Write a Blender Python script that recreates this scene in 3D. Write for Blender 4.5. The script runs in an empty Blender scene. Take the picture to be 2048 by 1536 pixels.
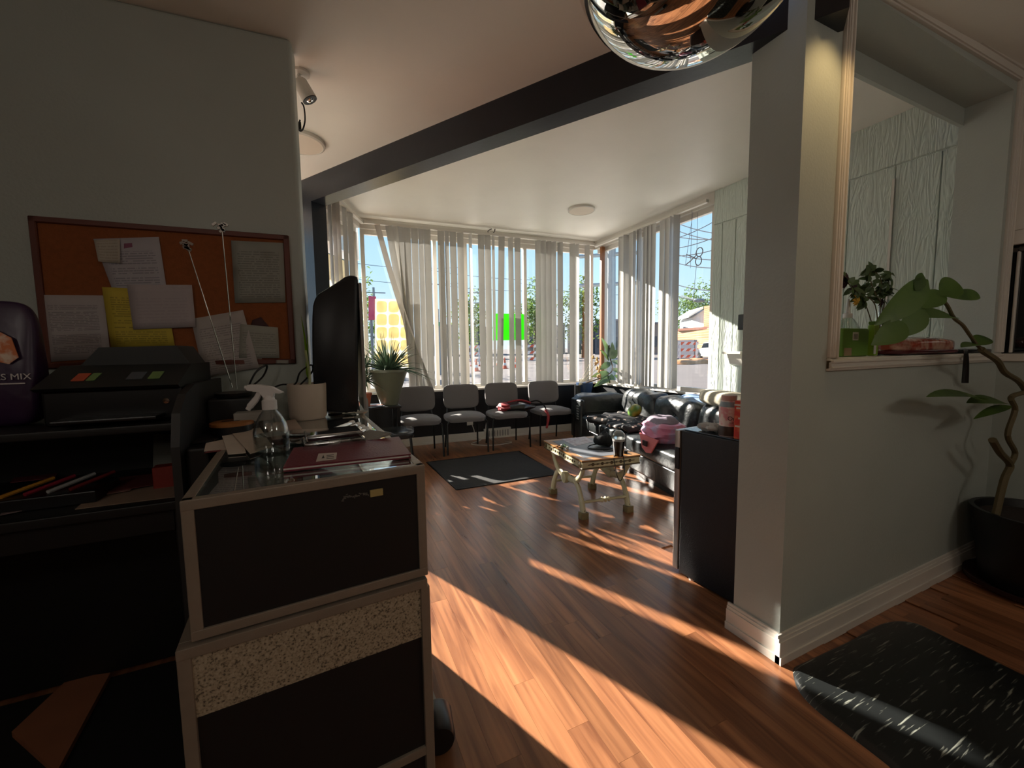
import bpy, bmesh, math, random
import numpy as np
from mathutils import Vector, Matrix
random.seed(7)
SC = bpy.context.scene
COL = SC.collection
PI = math.pi
# ------------------------------------------------------------------ camera
F, CX, CY, H = 800.0, 1024.0, 768.0, 1.30
YAW, PITCH, ROLL = math.radians(24.44), math.radians(4.75), math.radians(-0.77)
fw = Vector((math.sin(YAW)*math.cos(PITCH), math.cos(YAW)*math.cos(PITCH), -math.sin(PITCH)))
rt = Vector((math.cos(YAW), -math.sin(YAW), 0)); up = rt.cross(fw)
r2 = rt*math.cos(ROLL)+up*math.sin(ROLL); u2 = -rt*math.sin(ROLL)+up*math.cos(ROLL)
cam = bpy.data.cameras.new('camera'); camo = bpy.data.objects.new('camera', cam); COL.objects.link(camo)
CM = Matrix((r2, u2, -fw)).transposed()
camo.matrix_world = Matrix.Translation((0, 0, H)) @ CM.to_4x4()
cam.sensor_width = 36.0; cam.lens = F/2048*36.0; cam.clip_start = 0.02; cam.clip_end = 500
SC.camera = camo
SC.view_settings.view_transform = 'Standard'; SC.view_settings.look = 'None'
SC.view_settings.gamma = 1.0; SC.view_settings.use_curve_mapping = False
SC.view_settings.exposure = 0.88
# ------------------------------------------------------------------ sky and sun
SUN_EL = math.radians(24.3)
SUN_H = Vector((-.394, .919, 0)).normalized()             # towards the sun, on the ground
wd = bpy.data.worlds.new('sky'); SC.world = wd; wd.use_nodes = True
wn = wd.node_tree; bg = wn.nodes['Background']
tcw = wn.nodes.new('ShaderNodeTexCoord'); spx = wn.nodes.new('ShaderNodeSeparateXYZ'); rmp = wn.nodes.new('ShaderNodeValToRGB')
wn.links.new(tcw.outputs['Generated'], spx.inputs[0]); wn.links.new(spx.outputs[2], rmp.inputs[0]); wn.links.new(rmp.outputs[0], bg.inputs[0])
e_ = rmp.color_ramp.elements; e_[0].position = 0.0; e_[0].color = (.74, .86, .93, 1); e_[1].position = .75; e_[1].color = (.16, .37, .80, 1)
e2_ = e_.new(.18); e2_.color = (.50, .76, .95, 1); e3_ = e_.new(.38); e3_.color = (.30, .58, .92, 1)
bg.inputs[1].default_value = 0.7
sl = bpy.data.lights.new('sun', 'SUN'); sl.energy = 14.0; sl.angle = math.radians(0.6); sl.color = (1.0, .93, .82)
so = bpy.data.objects.new('sun', sl); COL.objects.link(so)
tos = Vector((SUN_H.x*math.cos(SUN_EL), SUN_H.y*math.cos(SUN_EL), math.sin(SUN_EL)))
so.rotation_euler = tos.to_track_quat('Z', 'Y').to_euler(); so.location = (0, 0, 20)
# ------------------------------------------------------------------ pixel helpers (a pixel gives a direction; the plane gives the distance)
def ray(x, y): return CM @ Vector(((x-CX)/F, -(y-CY)/F, -1.0))
CAM = Vector((0, 0, H))
def onz(x, y, z=0.0):
    d = ray(x, y); return CAM + d*((z-H)/d.z)
def ony(x, y, yy):
    d = ray(x, y); return CAM + d*(yy/d.y)
def onx(x, y, xx):
    d = ray(x, y); return CAM + d*(xx/d.x)
def onv(x, y, a, b):
    n = Vector((-(b[1]-a[1]), b[0]-a[0], 0)); d = ray(x, y)
    return CAM + d*((Vector((a[0], a[1], 0))-CAM).dot(n)/d.dot(n))
def far(x, y, dist):
    d = ray(x, y); return CAM + d*(dist/math.hypot(d.x, d.y))
# ------------------------------------------------------------------ materials
def lin(c):
    return tuple((v/255/12.92 if v/255 <= .04045 else ((v/255+.055)/1.055)**2.4) for v in c)
MATS = {}
def mat(name, col, rough=.5, metal=0., noise=None, bump=None, spec=.5, col2=None, sheen=0, coat=0):
    """principled material with procedural colour mottling and relief"""
    if name in MATS: return MATS[name]
    m = bpy.data.materials.new(name); m.use_nodes = True; nt = m.node_tree
    p = nt.nodes['Principled BSDF']; c = lin(col)+(1,)
    p.inputs['Base Color'].default_value = c; p.inputs['Roughness'].default_value = rough
    p.inputs['Metallic'].default_value = metal; p.inputs['Specular IOR Level'].default_value = spec
    if coat: p.inputs['Coat Weight'].default_value = coat
    if sheen: p.inputs['Sheen Weight'].default_value = sheen
    tc = nt.nodes.new('ShaderNodeTexCoord')
    sc_, am = noise if noise else (9., .12)
    n = nt.nodes.new('ShaderNodeTexNoise'); n.inputs['Scale'].default_value = sc_; n.inputs['Detail'].default_value = 4
    nt.links.new(tc.outputs['Object'], n.inputs['Vector'])
    mx = nt.nodes.new('ShaderNodeMix'); mx.data_type = 'RGBA'
    d = lin(col2) if col2 else tuple(v*(1-am*2) for v in c[:3])
    mx.inputs[6].default_value = c; mx.inputs[7].default_value = d+(1,)
    if col2:
        rp = nt.nodes.new('ShaderNodeValToRGB'); rp.color_ramp.elements[0].position = .45; rp.color_ramp.elements[1].position = .6
        nt.links.new(n.outputs[0], rp.inputs[0]); nt.links.new(rp.outputs[0], mx.inputs[0])
    else: nt.links.new(n.outputs[0], mx.inputs[0])
    nt.links.new(mx.outputs[2], p.inputs['Base Color'])
    if bump:
        bs, st = bump
        n2 = nt.nodes.new('ShaderNodeTexNoise'); n2.inputs['Scale'].default_value = bs; n2.inputs['Detail'].default_value = 3
        nt.links.new(tc.outputs['Object'], n2.inputs['Vector'])
        b = nt.nodes.new('ShaderNodeBump'); b.inputs['Strength'].default_value = st; b.inputs['Distance'].default_value = .01
        nt.links.new(n2.outputs[0], b.inputs['Height']); nt.links.new(b.outputs[0], p.inputs['Normal'])
    m['tree'] = 1; MATS[name] = m; return m
def nodes(m): return m.node_tree.nodes, m.node_tree.links, m.node_tree.nodes['Principled BSDF']
def glassmat(name, tint=(1, 1, 1), refl=1.0, rough=0.0):
    """thin clear pane: straight transmission plus a Fresnel reflection"""
    if name in MATS: return MATS[name]
    m = bpy.data.materials.new(name); m.use_nodes = True; nt = m.node_tree; nt.nodes.clear()
    o = nt.nodes.new('ShaderNodeOutputMaterial'); t = nt.nodes.new('ShaderNodeBsdfTransparent'); g = nt.nodes.new('ShaderNodeBsdfGlossy')
    t.inputs[0].default_value = tint+(1,); g.inputs['Roughness'].default_value = rough
    lw = nt.nodes.new('ShaderNodeLayerWeight'); lw.inputs[0].default_value = .5; pw_ = nt.nodes.new('ShaderNodeMath'); pw_.operation = 'POWER'; pw_.inputs[1].default_value = 4
    fr = nt.nodes.new('ShaderNodeMath'); fr.operation = 'MULTIPLY_ADD'; fr.inputs[1].default_value = .9; fr.inputs[2].default_value = .045
    nt.links.new(lw.outputs['Facing'], pw_.inputs[0]); nt.links.new(pw_.outputs[0], fr.inputs[0])
    mu = nt.nodes.new('ShaderNodeMath'); mu.operation = 'MULTIPLY'; mu.inputs[1].default_value = refl; mu.use_clamp = True
    mx = nt.nodes.new('ShaderNodeMixShader')
    nt.links.new(fr.outputs[0], mu.inputs[0]); nt.links.new(mu.outputs[0], mx.inputs[0])
    nt.links.new(t.outputs[0], mx.inputs[1]); nt.links.new(g.outputs[0], mx.inputs[2]); nt.links.new(mx.outputs[0], o.inputs[0])
    MATS[name] = m; return m
def transl(name, col, fac=.4, rough=.7, col2=None, scale=6):
    """thin sheet that lets light glow through (blind slats, leaves, window posters)"""
    if name in MATS: return MATS[name]
    m = mat(name, col, rough, noise=(scale, .12), col2=col2); ns, ln, p = nodes(m)
    t = ns.new('ShaderNodeBsdfTranslucent'); t.inputs[0].default_value = lin(col)+(1,)
    src = p.inputs['Base Color'].links[0].from_socket; ln.new(src, t.inputs[0])
    mx = ns.new('ShaderNodeMixShader'); mx.inputs[0].default_value = fac
    o = [n for n in ns if n.type == 'OUTPUT_MATERIAL'][0]
    ln.new(p.outputs[0], mx.inputs[1]); ln.new(t.outputs[0], mx.inputs[2]); ln.new(mx.outputs[0], o.inputs[0])
    return m
# ------------------------------------------------------------------ mesh builder
class MB:
    def __init__(s): s.v = []; s.f = []; s.uv = {}; s.wn = False
    def add(s, vs, fs):
        o = len(s.v); s.v += [Vector(v) for v in vs]; s.f += [tuple(i+o for i in f) for f in fs]; return o
    def hexa(s, p):
        s.add(p, [(0, 3, 2, 1), (4, 5, 6, 7), (0, 1, 5, 4), (1, 2, 6, 5), (2, 3, 7, 6), (3, 0, 4, 7)]); return s
    def box(s, a, b):
        x0, y0, z0 = a; x1, y1, z1 = b
        return s.hexa([(x0, y0, z0), (x1, y0, z0), (x1, y1, z0), (x0, y1, z0), (x0, y0, z1), (x1, y0, z1), (x1, y1, z1), (x0, y1, z1)])
    def rbox(s, a, b, r=.01, seg=2, M=None):
        s.wn = True; bm = bmesh.new(); c = [(a[i]+b[i])/2 for i in range(3)]; d = [abs(b[i]-a[i]) for i in range(3)]
        bmesh.ops.create_cube(bm, size=1)
        for v in bm.verts: v.co = Vector((v.co[i]*d[i]+c[i] for i in range(3)))
        bmesh.ops.bevel(bm, geom=bm.edges[:], offset=min(r, min(d)*.49), segments=seg, profile=.5, affect='EDGES')
        if M is not None: bmesh.ops.transform(bm, matrix=M, verts=bm.verts)
        bm.verts.index_update(); s.add([v.co.copy() for v in bm.verts], [[v.index for v in f.verts] for f in bm.faces]); bm.free(); return s
    def prism(s, poly, ext):
        """polygon (3D points) extruded by a vector"""
        n = len(poly); e = Vector(ext); p = [Vector(q) for q in poly]
        s.add(p+[q+e for q in p], [tuple(range(n))[::-1], tuple(range(n, 2*n))]+[(i, (i+1) % n, n+(i+1) % n, n+i) for i in range(n)]); return s
    def wallbox(s, a, b, z0, z1, t):
        """upright slab along plan line a-b; t>0 thickens to the left of a->b"""
        a = Vector(a[:2]); b = Vector(b[:2]); d = (b-a).normalized(); n = Vector((-d.y, d.x))*t
        q = [a, b, b+n, a+n]
        if t < 0: q = [a+n, b+n, b, a]
        return s.hexa([(p.x, p.y, z0) for p in q]+[(p.x, p.y, z1) for p in q])
    def tube(s, path, r, n=8, caps=True, flat=1.0):
        path = [Vector(p) for p in path]; m = len(path); rs = r if hasattr(r, '__len__') else [r]*m
        prev = None; vs = []
        for i, p in enumerate(path):
            t = (path[min(i+1, m-1)]-path[max(i-1, 0)]).normalized()
            if prev is None:
                a = Vector((0, 0, 1)) if abs(t.z) < .9 else Vector((1, 0, 0)); x = t.cross(a).normalized()
            else: x = (prev-t*prev.dot(t)).normalized()
            prev = x; y = t.cross(x)
            for k in range(n):
                an = 2*PI*k/n; vs.append(p+(x*math.cos(an)+y*math.sin(an)*flat)*rs[i])
        fs = [(i*n+k, i*n+(k+1) % n, (i+1)*n+(k+1) % n, (i+1)*n+k) for i in range(m-1) for k in range(n)]
        if caps: fs += [tuple(range(n))[::-1], tuple(range((m-1)*n, m*n))]
        s.add(vs, fs); return s
    def lathe(s, prof, n=24, c=(0, 0, 0), axis=None):
        vs = []; M = Matrix.Identity(3)
        if axis is not None: M = Vector(axis).to_track_quat('Z', 'Y').to_matrix()
        for r, z in prof:
            for k in range(n): vs.append(Vector(c)+M @ Vector((r*math.cos(2*PI*k/n), r*math.sin(2*PI*k/n), z)))
        m = len(prof)
        fs = [(i*n+k, i*n+(k+1) % n, (i+1)*n+(k+1) % n, (i+1)*n+k) for i in range(m-1) for k in range(n)]
        if prof[0][0] > 1e-4: fs.append(tuple(range(n))[::-1])
        if prof[-1][0] > 1e-4 and not (m == 2 and prof[0][0] < 1e-4): fs.append(tuple(range((m-1)*n, m*n)))
        s.add(vs, fs); return s
    def grid(s, fn, nu, nv, uv=False):
        o = len(s.v)
        s.v += [Vector(fn(i/nu, j/nv)) for j in range(nv+1) for i in range(nu+1)]
        for j in range(nv):
            for i in range(nu):
                f = tuple(o+x for x in (j*(nu+1)+i, j*(nu+1)+i+1, (j+1)*(nu+1)+i+1, (j+1)*(nu+1)+i))
                if uv: s.uv[len(s.f)] = [(i/nu, j/nv), ((i+1)/nu, j/nv), ((i+1)/nu, (j+1)/nv), (i/nu, (j+1)/nv)]
                s.f.append(f)
        return s
    def blob(s, c, r, n=20, m=12, fn=None, p=1.0):
        """(super)ellipsoid; fn(dir)->radius factor"""
        vs = []; sg = lambda a: math.copysign(abs(a)**p, a)
        for j in range(m+1):
            th = PI*j/m
            for i in range(n):
                ph = 2*PI*i/n; d = Vector((sg(math.sin(th))*sg(math.cos(ph)), sg(math.sin(th))*sg(math.sin(ph)), sg(math.cos(th))))
                k = fn(d) if fn else 1
                vs.append((c[0]+d.x*r[0]*k, c[1]+d.y*r[1]*k, c[2]+d.z*r[2]*k))
        fs = [(j*n+i, (j+1)*n+i, (j+1)*n+(i+1) % n, j*n+(i+1) % n) for j in range(m) for i in range(n)]
        s.add(vs, fs); return s
    def leaf(s, base, d, nrm, L, W, droop=.3, fold=.15, seg=6, tip=.55):
        d = Vector(d).normalized(); nrm = Vector(nrm); nrm = (nrm-d*nrm.dot(d)).normalized(); sd = d.cross(nrm); b = Vector(base); vs = []
        for i in range(seg+1):
            t = i/seg; w = W*.5*math.sin(PI*min(1, t**tip))**.8 if 0 < t < 1 else W*.02
            c = b+d*(L*t)-nrm*(droop*L*t*t)
            vs += [c-sd*w+nrm*fold*w*2, c, c+sd*w+nrm*fold*w*2]
        fs = []
        for i in range(seg):
            for k in range(2): fs.append((i*3+k, i*3+k+1, (i+1)*3+k+1, (i+1)*3+k))
        s.add(vs, fs); return s
    def xf(s, M):
        s.v = [M @ v for v in s.v]; return s
    def build(s, name, m, parent=None, smooth=True, world=False, ang=35, origin=None, mods=None):
        me = bpy.data.meshes.new(name); vs = s.v
        if parent is not None:
            if world:
                Mi = Matrix.LocRotScale(parent.location, parent.rotation_euler, None)
                pp = parent.parent
                while pp is not None:
                    Mi = Matrix.LocRotScale(pp.location, pp.rotation_euler, None) @ Mi; pp = pp.parent
                Mi = Mi.inverted(); vs = [Mi @ v for v in vs]
            loc = Vector((0, 0, 0))
        else:
            if origin is None:
                lo = [min(v[i] for v in vs) for i in range(3)]; hi = [max(v[i] for v in vs) for i in range(3)]
                origin = ((lo[0]+hi[0])/2, (lo[1]+hi[1])/2, lo[2])
            loc = Vector(origin); vs = [v-loc for v in vs]
        me.from_pydata([tuple(v) for v in vs], [], s.f)
        if s.uv:
            ul = me.uv_layers.new(name='UVMap')
            for p in me.polygons:
                if p.index in s.uv:
                    for k, li in enumerate(p.loop_indices): ul.data[li].uv = s.uv[p.index][k]
        me.materials.append(m); me.validate(); me.update()
        bm = bmesh.new(); bm.from_mesh(me); bmesh.ops.recalc_face_normals(bm, faces=bm.faces); bm.to_mesh(me); bm.free()
        if smooth:
            me.shade_smooth(); me.set_sharp_from_angle(angle=math.radians(ang))
        o = bpy.data.objects.new(name, me); COL.objects.link(o); o.location = loc
        if parent is not None: o.parent = parent
        if s.wn and smooth: wm = o.modifiers.new('weighted_normal', 'WEIGHTED_NORMAL'); wm.keep_sharp = True
        return o
def tag(o, label, cat, group=None):
    o['label'] = label; o['category'] = cat
    if group: o['group'] = group
    return o
def struct(o): o['kind'] = 'structure'; return o
def thing(name, label, cat, loc=(0, 0, 0), rz=0., group=None):
    o = bpy.data.objects.new(name, None); COL.objects.link(o); o.location = loc; o.rotation_euler = (0, 0, rz); o.empty_display_size = .1
    return tag(o, label, cat, group)
def holder(name, loc=(0, 0, 0), rz=0.):
    o = bpy.data.objects.new(name, None); COL.objects.link(o); o.location = loc; o.rotation_euler = (0, 0, rz); o.empty_display_size = .1
    return struct(o)
def dup(o, loc=None, rz=None, parent=None, label=None):
    c = o.copy(); COL.objects.link(c)
    if parent is not None: c.parent = parent
    if loc is not None: c.location = loc
    if rz is not None: c.rotation_euler = (0, 0, rz)
    if label: c['label'] = label
    for ch in list(o.children):
        dup(ch, parent=c)
    return c
def text(body, size, M, m, name, parent=None, depth=.0004, align='CENTER'):
    cu = bpy.data.curves.new(name, 'FONT'); cu.body = body; cu.size = size; cu.extrude = depth; cu.align_x = align; cu.resolution_u = 3
    t = bpy.data.objects.new(name+'_tmp', cu); COL.objects.link(t)
    dg = bpy.context.evaluated_depsgraph_get(); me = bpy.data.meshes.new_from_object(t.evaluated_get(dg))
    bpy.data.objects.remove(t); mb = MB(); mb.add([M @ v.co for v in me.vertices], [tuple(p.vertices) for p in me.polygons])
    return mb.build(name, m, parent, smooth=False, world=parent is not None)
def frame_M(o, x, y):
    """matrix whose local X, Y are the given directions, at o"""
    x = Vector(x).normalized(); y = Vector(y); y = (y-x*y.dot(x)).normalized(); z = x.cross(y)
    M = Matrix((x, y, z)).transposed().to_4x4(); M.translation = Vector(o); return M
def smoothpath(pts, n=6):
    pts = [Vector(p) for p in pts]; out = []
    for i in range(len(pts)-1):
        p0 = pts[max(i-1, 0)]; p1 = pts[i]; p2 = pts[i+1]; p3 = pts[min(i+2, len(pts)-1)]
        for k in range(n):
            t = k/n; out.append(.5*((2*p1)+(p2-p0)*t+(2*p0-5*p1+4*p2-p3)*t*t+(3*p1-p0-3*p2+p3)*t**3))
    return out+[pts[-1]]
# common materials
M_wall = mat('grey_green_wall_paint', (172, 179, 172), .45, noise=(4, .05), bump=(90, .12))
M_panel = mat('pale_green_wood_panel_paint', (198, 208, 198), .5, noise=(3, .05))
M_white = mat('white_trim_paint', (214, 208, 198), .4, noise=(6, .05))
M_ceil = mat('cream_ceiling_paint', (236, 232, 222), .42, noise=(2.2, .06), bump=(5, .25))
M_navy = mat('black_blue_gloss_paint', (26, 30, 38), .32, noise=(5, .1), bump=(30, .06))
M_blackwall = mat('black_wall_paint', (19, 20, 24), .5, noise=(5, .12), bump=(40, .1))
M_black = mat('black_plastic', (17, 18, 20), .35, noise=(30, .1))
M_blackm = mat('black_metal', (18, 18, 19), .4, metal=.3, noise=(30, .1))
M_alu = mat('brushed_aluminium', (168, 160, 152), .38, metal=.75, noise=(40, .08))
M_chrome = mat('chrome', (215, 215, 215), .04, metal=1., noise=(3, .01))
M_paper = mat('white_paper', (205, 202, 196), .8, noise=(14, .05))
M_glass = glassmat('window_glass')
M_clear = glassmat('clear_plastic', (.93, .95, .95), 1.6, .03)
# wood panel relief
ns, ln, p = nodes(M_panel)
tc = ns.new('ShaderNodeTexCoord'); mp = ns.new('ShaderNodeMapping'); mp.inputs['Scale'].default_value = (1, 9, 1.1)
nz = ns.new('ShaderNodeTexNoise'); nz.inputs['Scale'].default_value = 2.2; nz.inputs['Detail'].default_value = 2; nz.inputs['Distortion'].default_value = 1.2
mm = ns.new('ShaderNodeMath'); mm.operation = 'MULTIPLY'; mm.inputs[1].default_value = 26; si = ns.new('ShaderNodeMath'); si.operation = 'SINE'
bp = ns.new('ShaderNodeBump'); bp.inputs['Strength'].default_value = .4; bp.inputs['Distance'].default_value = .006
ln.new(tc.outputs['Object'], mp.inputs[0]); ln.new(mp.outputs[0], nz.inputs['Vector']); ln.new(nz.outputs[0], mm.inputs[0]); ln.new(mm.outputs[0], si.inputs[0]); ln.new(si.outputs[0], bp.inputs['Height']); ln.new(bp.outputs[0], p.inputs['Normal'])
# laminate floor
def woodmat(name, dark, light, rough):
    m = mat(name, light, rough, noise=(3, .1)); ns, ln, p = nodes(m)
    tc = ns.new('ShaderNodeTexCoord'); oi = ns.new('ShaderNodeObjectInfo'); ad = ns.new('ShaderNodeVectorMath'); ad.operation = 'ADD'
    sc = ns.new('ShaderNodeVectorMath'); sc.operation = 'SCALE'; sc.inputs['Scale'].default_value = 17.; cb = ns.new('ShaderNodeCombineXYZ')
    for i in range(3): ln.new(oi.outputs['Random'], cb.inputs[i])
    ln.new(cb.outputs[0], sc.inputs[0]); ln.new(tc.outputs['Object'], ad.inputs[0]); ln.new(sc.outputs[0], ad.inputs[1])
    mp = ns.new('ShaderNodeMapping'); mp.inputs['Scale'].default_value = (26, 1.7, 20); ln.new(ad.outputs[0], mp.inputs[0])
    nz = ns.new('ShaderNodeTexNoise'); nz.inputs['Scale'].default_value = 1.; nz.inputs['Detail'].default_value = 5; nz.inputs['Distortion'].default_value = .8; ln.new(mp.outputs[0], nz.inputs['Vector'])
    rp = ns.new('ShaderNodeValToRGB'); e = rp.color_ramp.elements; e[0].position = .3; e[1].position = .72; e[0].color = lin(dark)+(1,); e[1].color = lin(light)+(1,)
    ln.new(nz.outputs[0], rp.inputs[0])
    hv = ns.new('ShaderNodeHueSaturation'); mr = ns.new('ShaderNodeMapRange'); mr.inputs['To Min'].default_value = .72; mr.inputs['To Max'].default_value = 1.18
    ln.new(oi.outputs['Random'], mr.inputs['Value']); ln.new(mr.outputs[0], hv.inputs['Value']); ln.new(rp.outputs[0], hv.inputs['Color']); ln.new(hv.outputs[0], p.inputs['Base Color'])
    mr2 = ns.new('ShaderNodeMapRange'); mr2.inputs['To Min'].default_value = rough-.02; mr2.inputs['To Max'].default_value = rough+.03; ln.new(nz.outputs[0], mr2.inputs['Value']); ln.new(mr2.outputs[0], p.inputs['Roughness'])
    return m
M_floor = woodmat('reddish_laminate', (106, 65, 44), (170, 115, 78), .28)
# ------------------------------------------------------------------ SETTING
Z1, Z2 = 2.685, 3.03            # salon ceiling, waiting-area ceiling
BW0, BW1 = Vector((.431, 5.616)), Vector((3.965, 5.431))      # window wall
LB1 = Vector((-.60, 3.19))                                    # left bay runs BW0 -> LB1
RX = 3.965
def bwp(px, py=600): return onv(px, py, BW0, BW1)
# floor: base slab with laminate strips on it
fl = struct(MB().box((-4.2, -4.2, -.12), (4.1, 5.75, -.004)).build('floor', M_floor, smooth=False))
PW = .088; strips = []
rnd = random.Random(3)
pm = {}
def strip_mesh(L):
    k = round(L, 2)
    if k not in pm:
        b = MB().box((-PW/2+.0003, -L/2+.0003, -.004), (PW/2-.0003, L/2-.0003, 0)); o = b.build('strip_proto', M_floor, smooth=False); pm[k] = o.data; bpy.data.objects.remove(o)
    return pm[k]
first = True
cnt = 0
for ix in range(-4, 42):
    x = ix*PW+.02; y = -.35-rnd.random()*1.2
    ymax = 5.6 - .05*x if x > .45 else 4.9+1.2*x
    while y < ymax-.02:
        L = rnd.choice((.9, 1.1, 1.3, 1.5)); L2 = min(L, ymax-y); yc = y+L2/2
        vis = yc+L2/2 > .25 and not (x > 1.75 and 1.0 < yc < 1.3) and not (x > 2.75 and yc > 1.3) and not (x > 2.6 and yc < .2) and not (x < .22 and yc+L2/2 < 1.75) and not (x < 2.4 and x > 1.9 and yc+L2/2 < .45)
        if vis and L2 > .1 and cnt < 298:
            me = strip_mesh(L2); o = bpy.data.objects.new('plank', me); COL.objects.link(o); o.parent = fl; o.location = Vector((x, yc, 0))-fl.location; cnt += 1
        y += L
rest = MB()
rest.box((-4.2, -4.2, -.0045), (4.1, -.9, -.0005)); rest.box((-4.2, -.9, -.0045), (-.45, 3.0, -.0005)); rest.box((3.55, -.9, -.0045), (4.1, 5.3, -.0005)); rest.box((2.6, 1.4, -.0045), (3.9, 5.3, -.0006))
rest.box((2.5, -.9, -.0045), (3.6, .6, -.0006))
r_ = rest.build('far_planks', M_floor, fl, world=True, smooth=False); r_['kind'] = 'stuff'
# ceilings
c1 = MB()
zc = lambda x: Z1 if x < 1.5 else Z1+(x-1.5)*.062
def ceil_poly(pts, zf, t=.06):
    return [(p[0], p[1], zf(p[0])) for p in pts]
c1.prism([(-4.2, -4.2, Z1), (1.5, -4.2, Z1), (1.5, 1.25, Z1), (-.16, 3.80, Z1), (-.75, 4.0, Z1), (-1.3, 2.2, Z1), (-4.2, 2.4, Z1)], (0, 0, .05))
c1.prism([(1.5, -4.2, Z1), (4.1, -4.2, zc(4.1)), (4.1, 1.0, zc(4.1)), (1.5, 1.0, Z1)], (0, 0, .05))
struct(c1.build('ceiling_salon', M_ceil, smooth=False))
struct(MB().prism([(1.60, 1.2, Z2), (4.0, 1.2, Z2), (4.0, 5.5, Z2), (.43, 5.7, Z2), (-.75, 3.1, Z2), (-.2, 3.6, Z2)], (0, 0, .05)).build('ceiling_waiting', M_ceil, smooth=False))
# beam with its post
f1, f2 = Vector((-.156, 3.752)), Vector((1.738, .885)); bd = (f2-f1).normalized(); bn = Vector((-bd.y, bd.x))*-1
if bn.y < 0: bn = -bn
bw = .125
bm_ = MB(); q0, q1 = f1, f2; q2, q3 = f2+bn*bw, f1+bn*bw
bm_.hexa([(q.x, q.y, 2.5) for q in (q0, q1, q2, q3)]+[(q.x, q.y, z) for q, z in ((q0, Z1+.02), (q1, Z1+.02), (q2, Z2+.02), (q3, Z2+.02))])
struct(bm_.build('trim_1', M_navy, smooth=False))
pb = f1+bd*.15
struct(MB().hexa([(q.x, q.y, 0) for q in (f1, pb, pb+bn*bw, f1+bn*bw)]+[(q.x, q.y, 2.5) for q in (f1, pb, pb+bn*bw, f1+bn*bw)]).build('trim_2', M_navy, smooth=False))
# left wall (cork board wall)
wl = MB().rbox((-4.2, 0, 0), (0, .12, Z1), .018, 3)
Mw = Matrix.Translation((-.09, 2.112, 0)) @ Matrix.Rotation(math.radians(-4.2), 4, 'Z')
struct(wl.xf(Mw).build('wall_left', M_wall))
LWA, LWB = Vector((-.617, 2.151)), Vector((-.09, 2.112))
def lwp(px, py): return onv(px, py, LWA, LWB)
# entry side wall behind the left wall
dA, dB = Vector((-.62, 3.15)), Vector((-1.35, 2.30)); d1 = holder('door_1', (-.98, 2.72, 0)); dd_ = (dB-dA).normalized()
struct(MB().wallbox(dA, dB, 2.35, Z2, .1).build('wall_entry_header', M_wall, smooth=False))
for q0, q1, z0, z1 in ((dA, dA+dd_*.09, 0, 2.35), (dB-dd_*.09, dB, 0, 2.35), (dA, dB, 0, .16), (dA, dB, 2.25, 2.35), (dA, dB, .98, 1.04)): MB().wallbox(q0, q1, z0, z1, .05).build('door_frame', M_alu, d1, world=True, smooth=False)
MB().wallbox(dA+dd_*.08, dB-dd_*.08, .15, 2.26, .008).build('pane', M_glass, d1, world=True, smooth=False)
# rear room shell behind the camera
M_rear = mat('rear_wall_paint', (120, 96, 78), .6, noise=(3, .1))
struct(MB().box((-4.2, -4.2, 0), (4.1, -4.1, 2.9)).build('wall_rear', M_rear, smooth=False))
struct(MB().box((-4.2, -4.1, 0), (-4.1, 2.5, 2.9)).build('wall_side', M_rear, smooth=False))
# partition with framed opening
PY0, PY1 = .968, 1.175
OX0, OX1, OZ0, OZ1 = 1.905, 3.505, 1.245, 2.70
def zt(x): return zc(x)+.03
def pslab(x0, x1, z0, z1=None):
    a = z1 if z1 else zt(x0); b = z1 if z1 else zt(x1)
    return [(x0, PY0, z0), (x1, PY0, z0), (x1, PY1, z0), (x0, PY1, z0), (x0, PY0, a), (x1, PY0, b), (x1, PY1, b), (x0, PY1, a)]
wp = MB()
bmv = bmesh.new()
wp.hexa(pslab(1.638, OX0, 0)); wp.hexa(pslab(OX0, OX1, 0, OZ0)); wp.hexa(pslab(OX1, 3.66, 0)); wp.hexa(pslab(OX0, OX1, OZ1))
wp.box((1.64, PY1-.02, 2.6), (4.0, PY1, Z2)); wp.box((3.66, PY1-.15, 0), (4.0, PY1, Z2))
wpo = struct(wp.build('wall_partition', M_wall, smooth=False))
# trim frame round the opening: moulded boards
def moulding(pts, closed, w, prof, out):
    """sweep a stepped profile round a rectangle in the partition face"""
fx0, fx1, fz0, fz1 = 1.868, 3.60, 1.200, 2.755
tf = holder('trim_3', (2.7, PY0, 1.2))
def board(x0, z0, x1, z1, vert_, nm):
    b = MB()
    w = .047
    for k, (a, c, d) in enumerate(((0, 1, .014), (.12, .88, .020), (.62, .86, .027), (.2, .36, .024))):
        if vert_:
            b.rbox((x0+(x1-x0)*a, PY0-d, z0), (x0+(x1-x0)*c, PY0+.002, z1), .004, 2)
        else:
            b.rbox((x0-.0012, PY0-d-.0011, z0+(z1-z0)*a-.0009), (x1, PY0+.0013, z0+(z1-z0)*c), .004, 2)
    return b
board(fx0, fz0+.052, fx0+.045, fz1-.055, True, '').build('trim_board', M_white, tf, world=True)
board(fx1-.055, fz0+.052, fx1, 2.76, True, '').build('trim_board', M_white, tf, world=True)
board(fx0, fz0, fx1, fz0+.052, False, '').build('trim_board', M_white, tf, world=True)
tb = MB()
for a, c, d in ((0, 1, .014), (.12, .88, .020), (.62, .86, .027)):
    za = [2.70+.062*a, 2.70+.062*c]; zb = [2.772+.075*a-.02, 2.772+.075*c-.02]
    tb.hexa([(fx0, PY0-d, za[0]), (fx1, PY0-d, zb[0]), (fx1, PY0+.002, zb[0]), (fx0, PY0+.002, za[0]), (fx0, PY0-d, za[1]), (fx1, PY0-d, zb[1]), (fx1, PY0+.002, zb[1]), (fx0, PY0+.002, za[1])])
tb.build('trim_board', M_white, tf, world=True)
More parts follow.
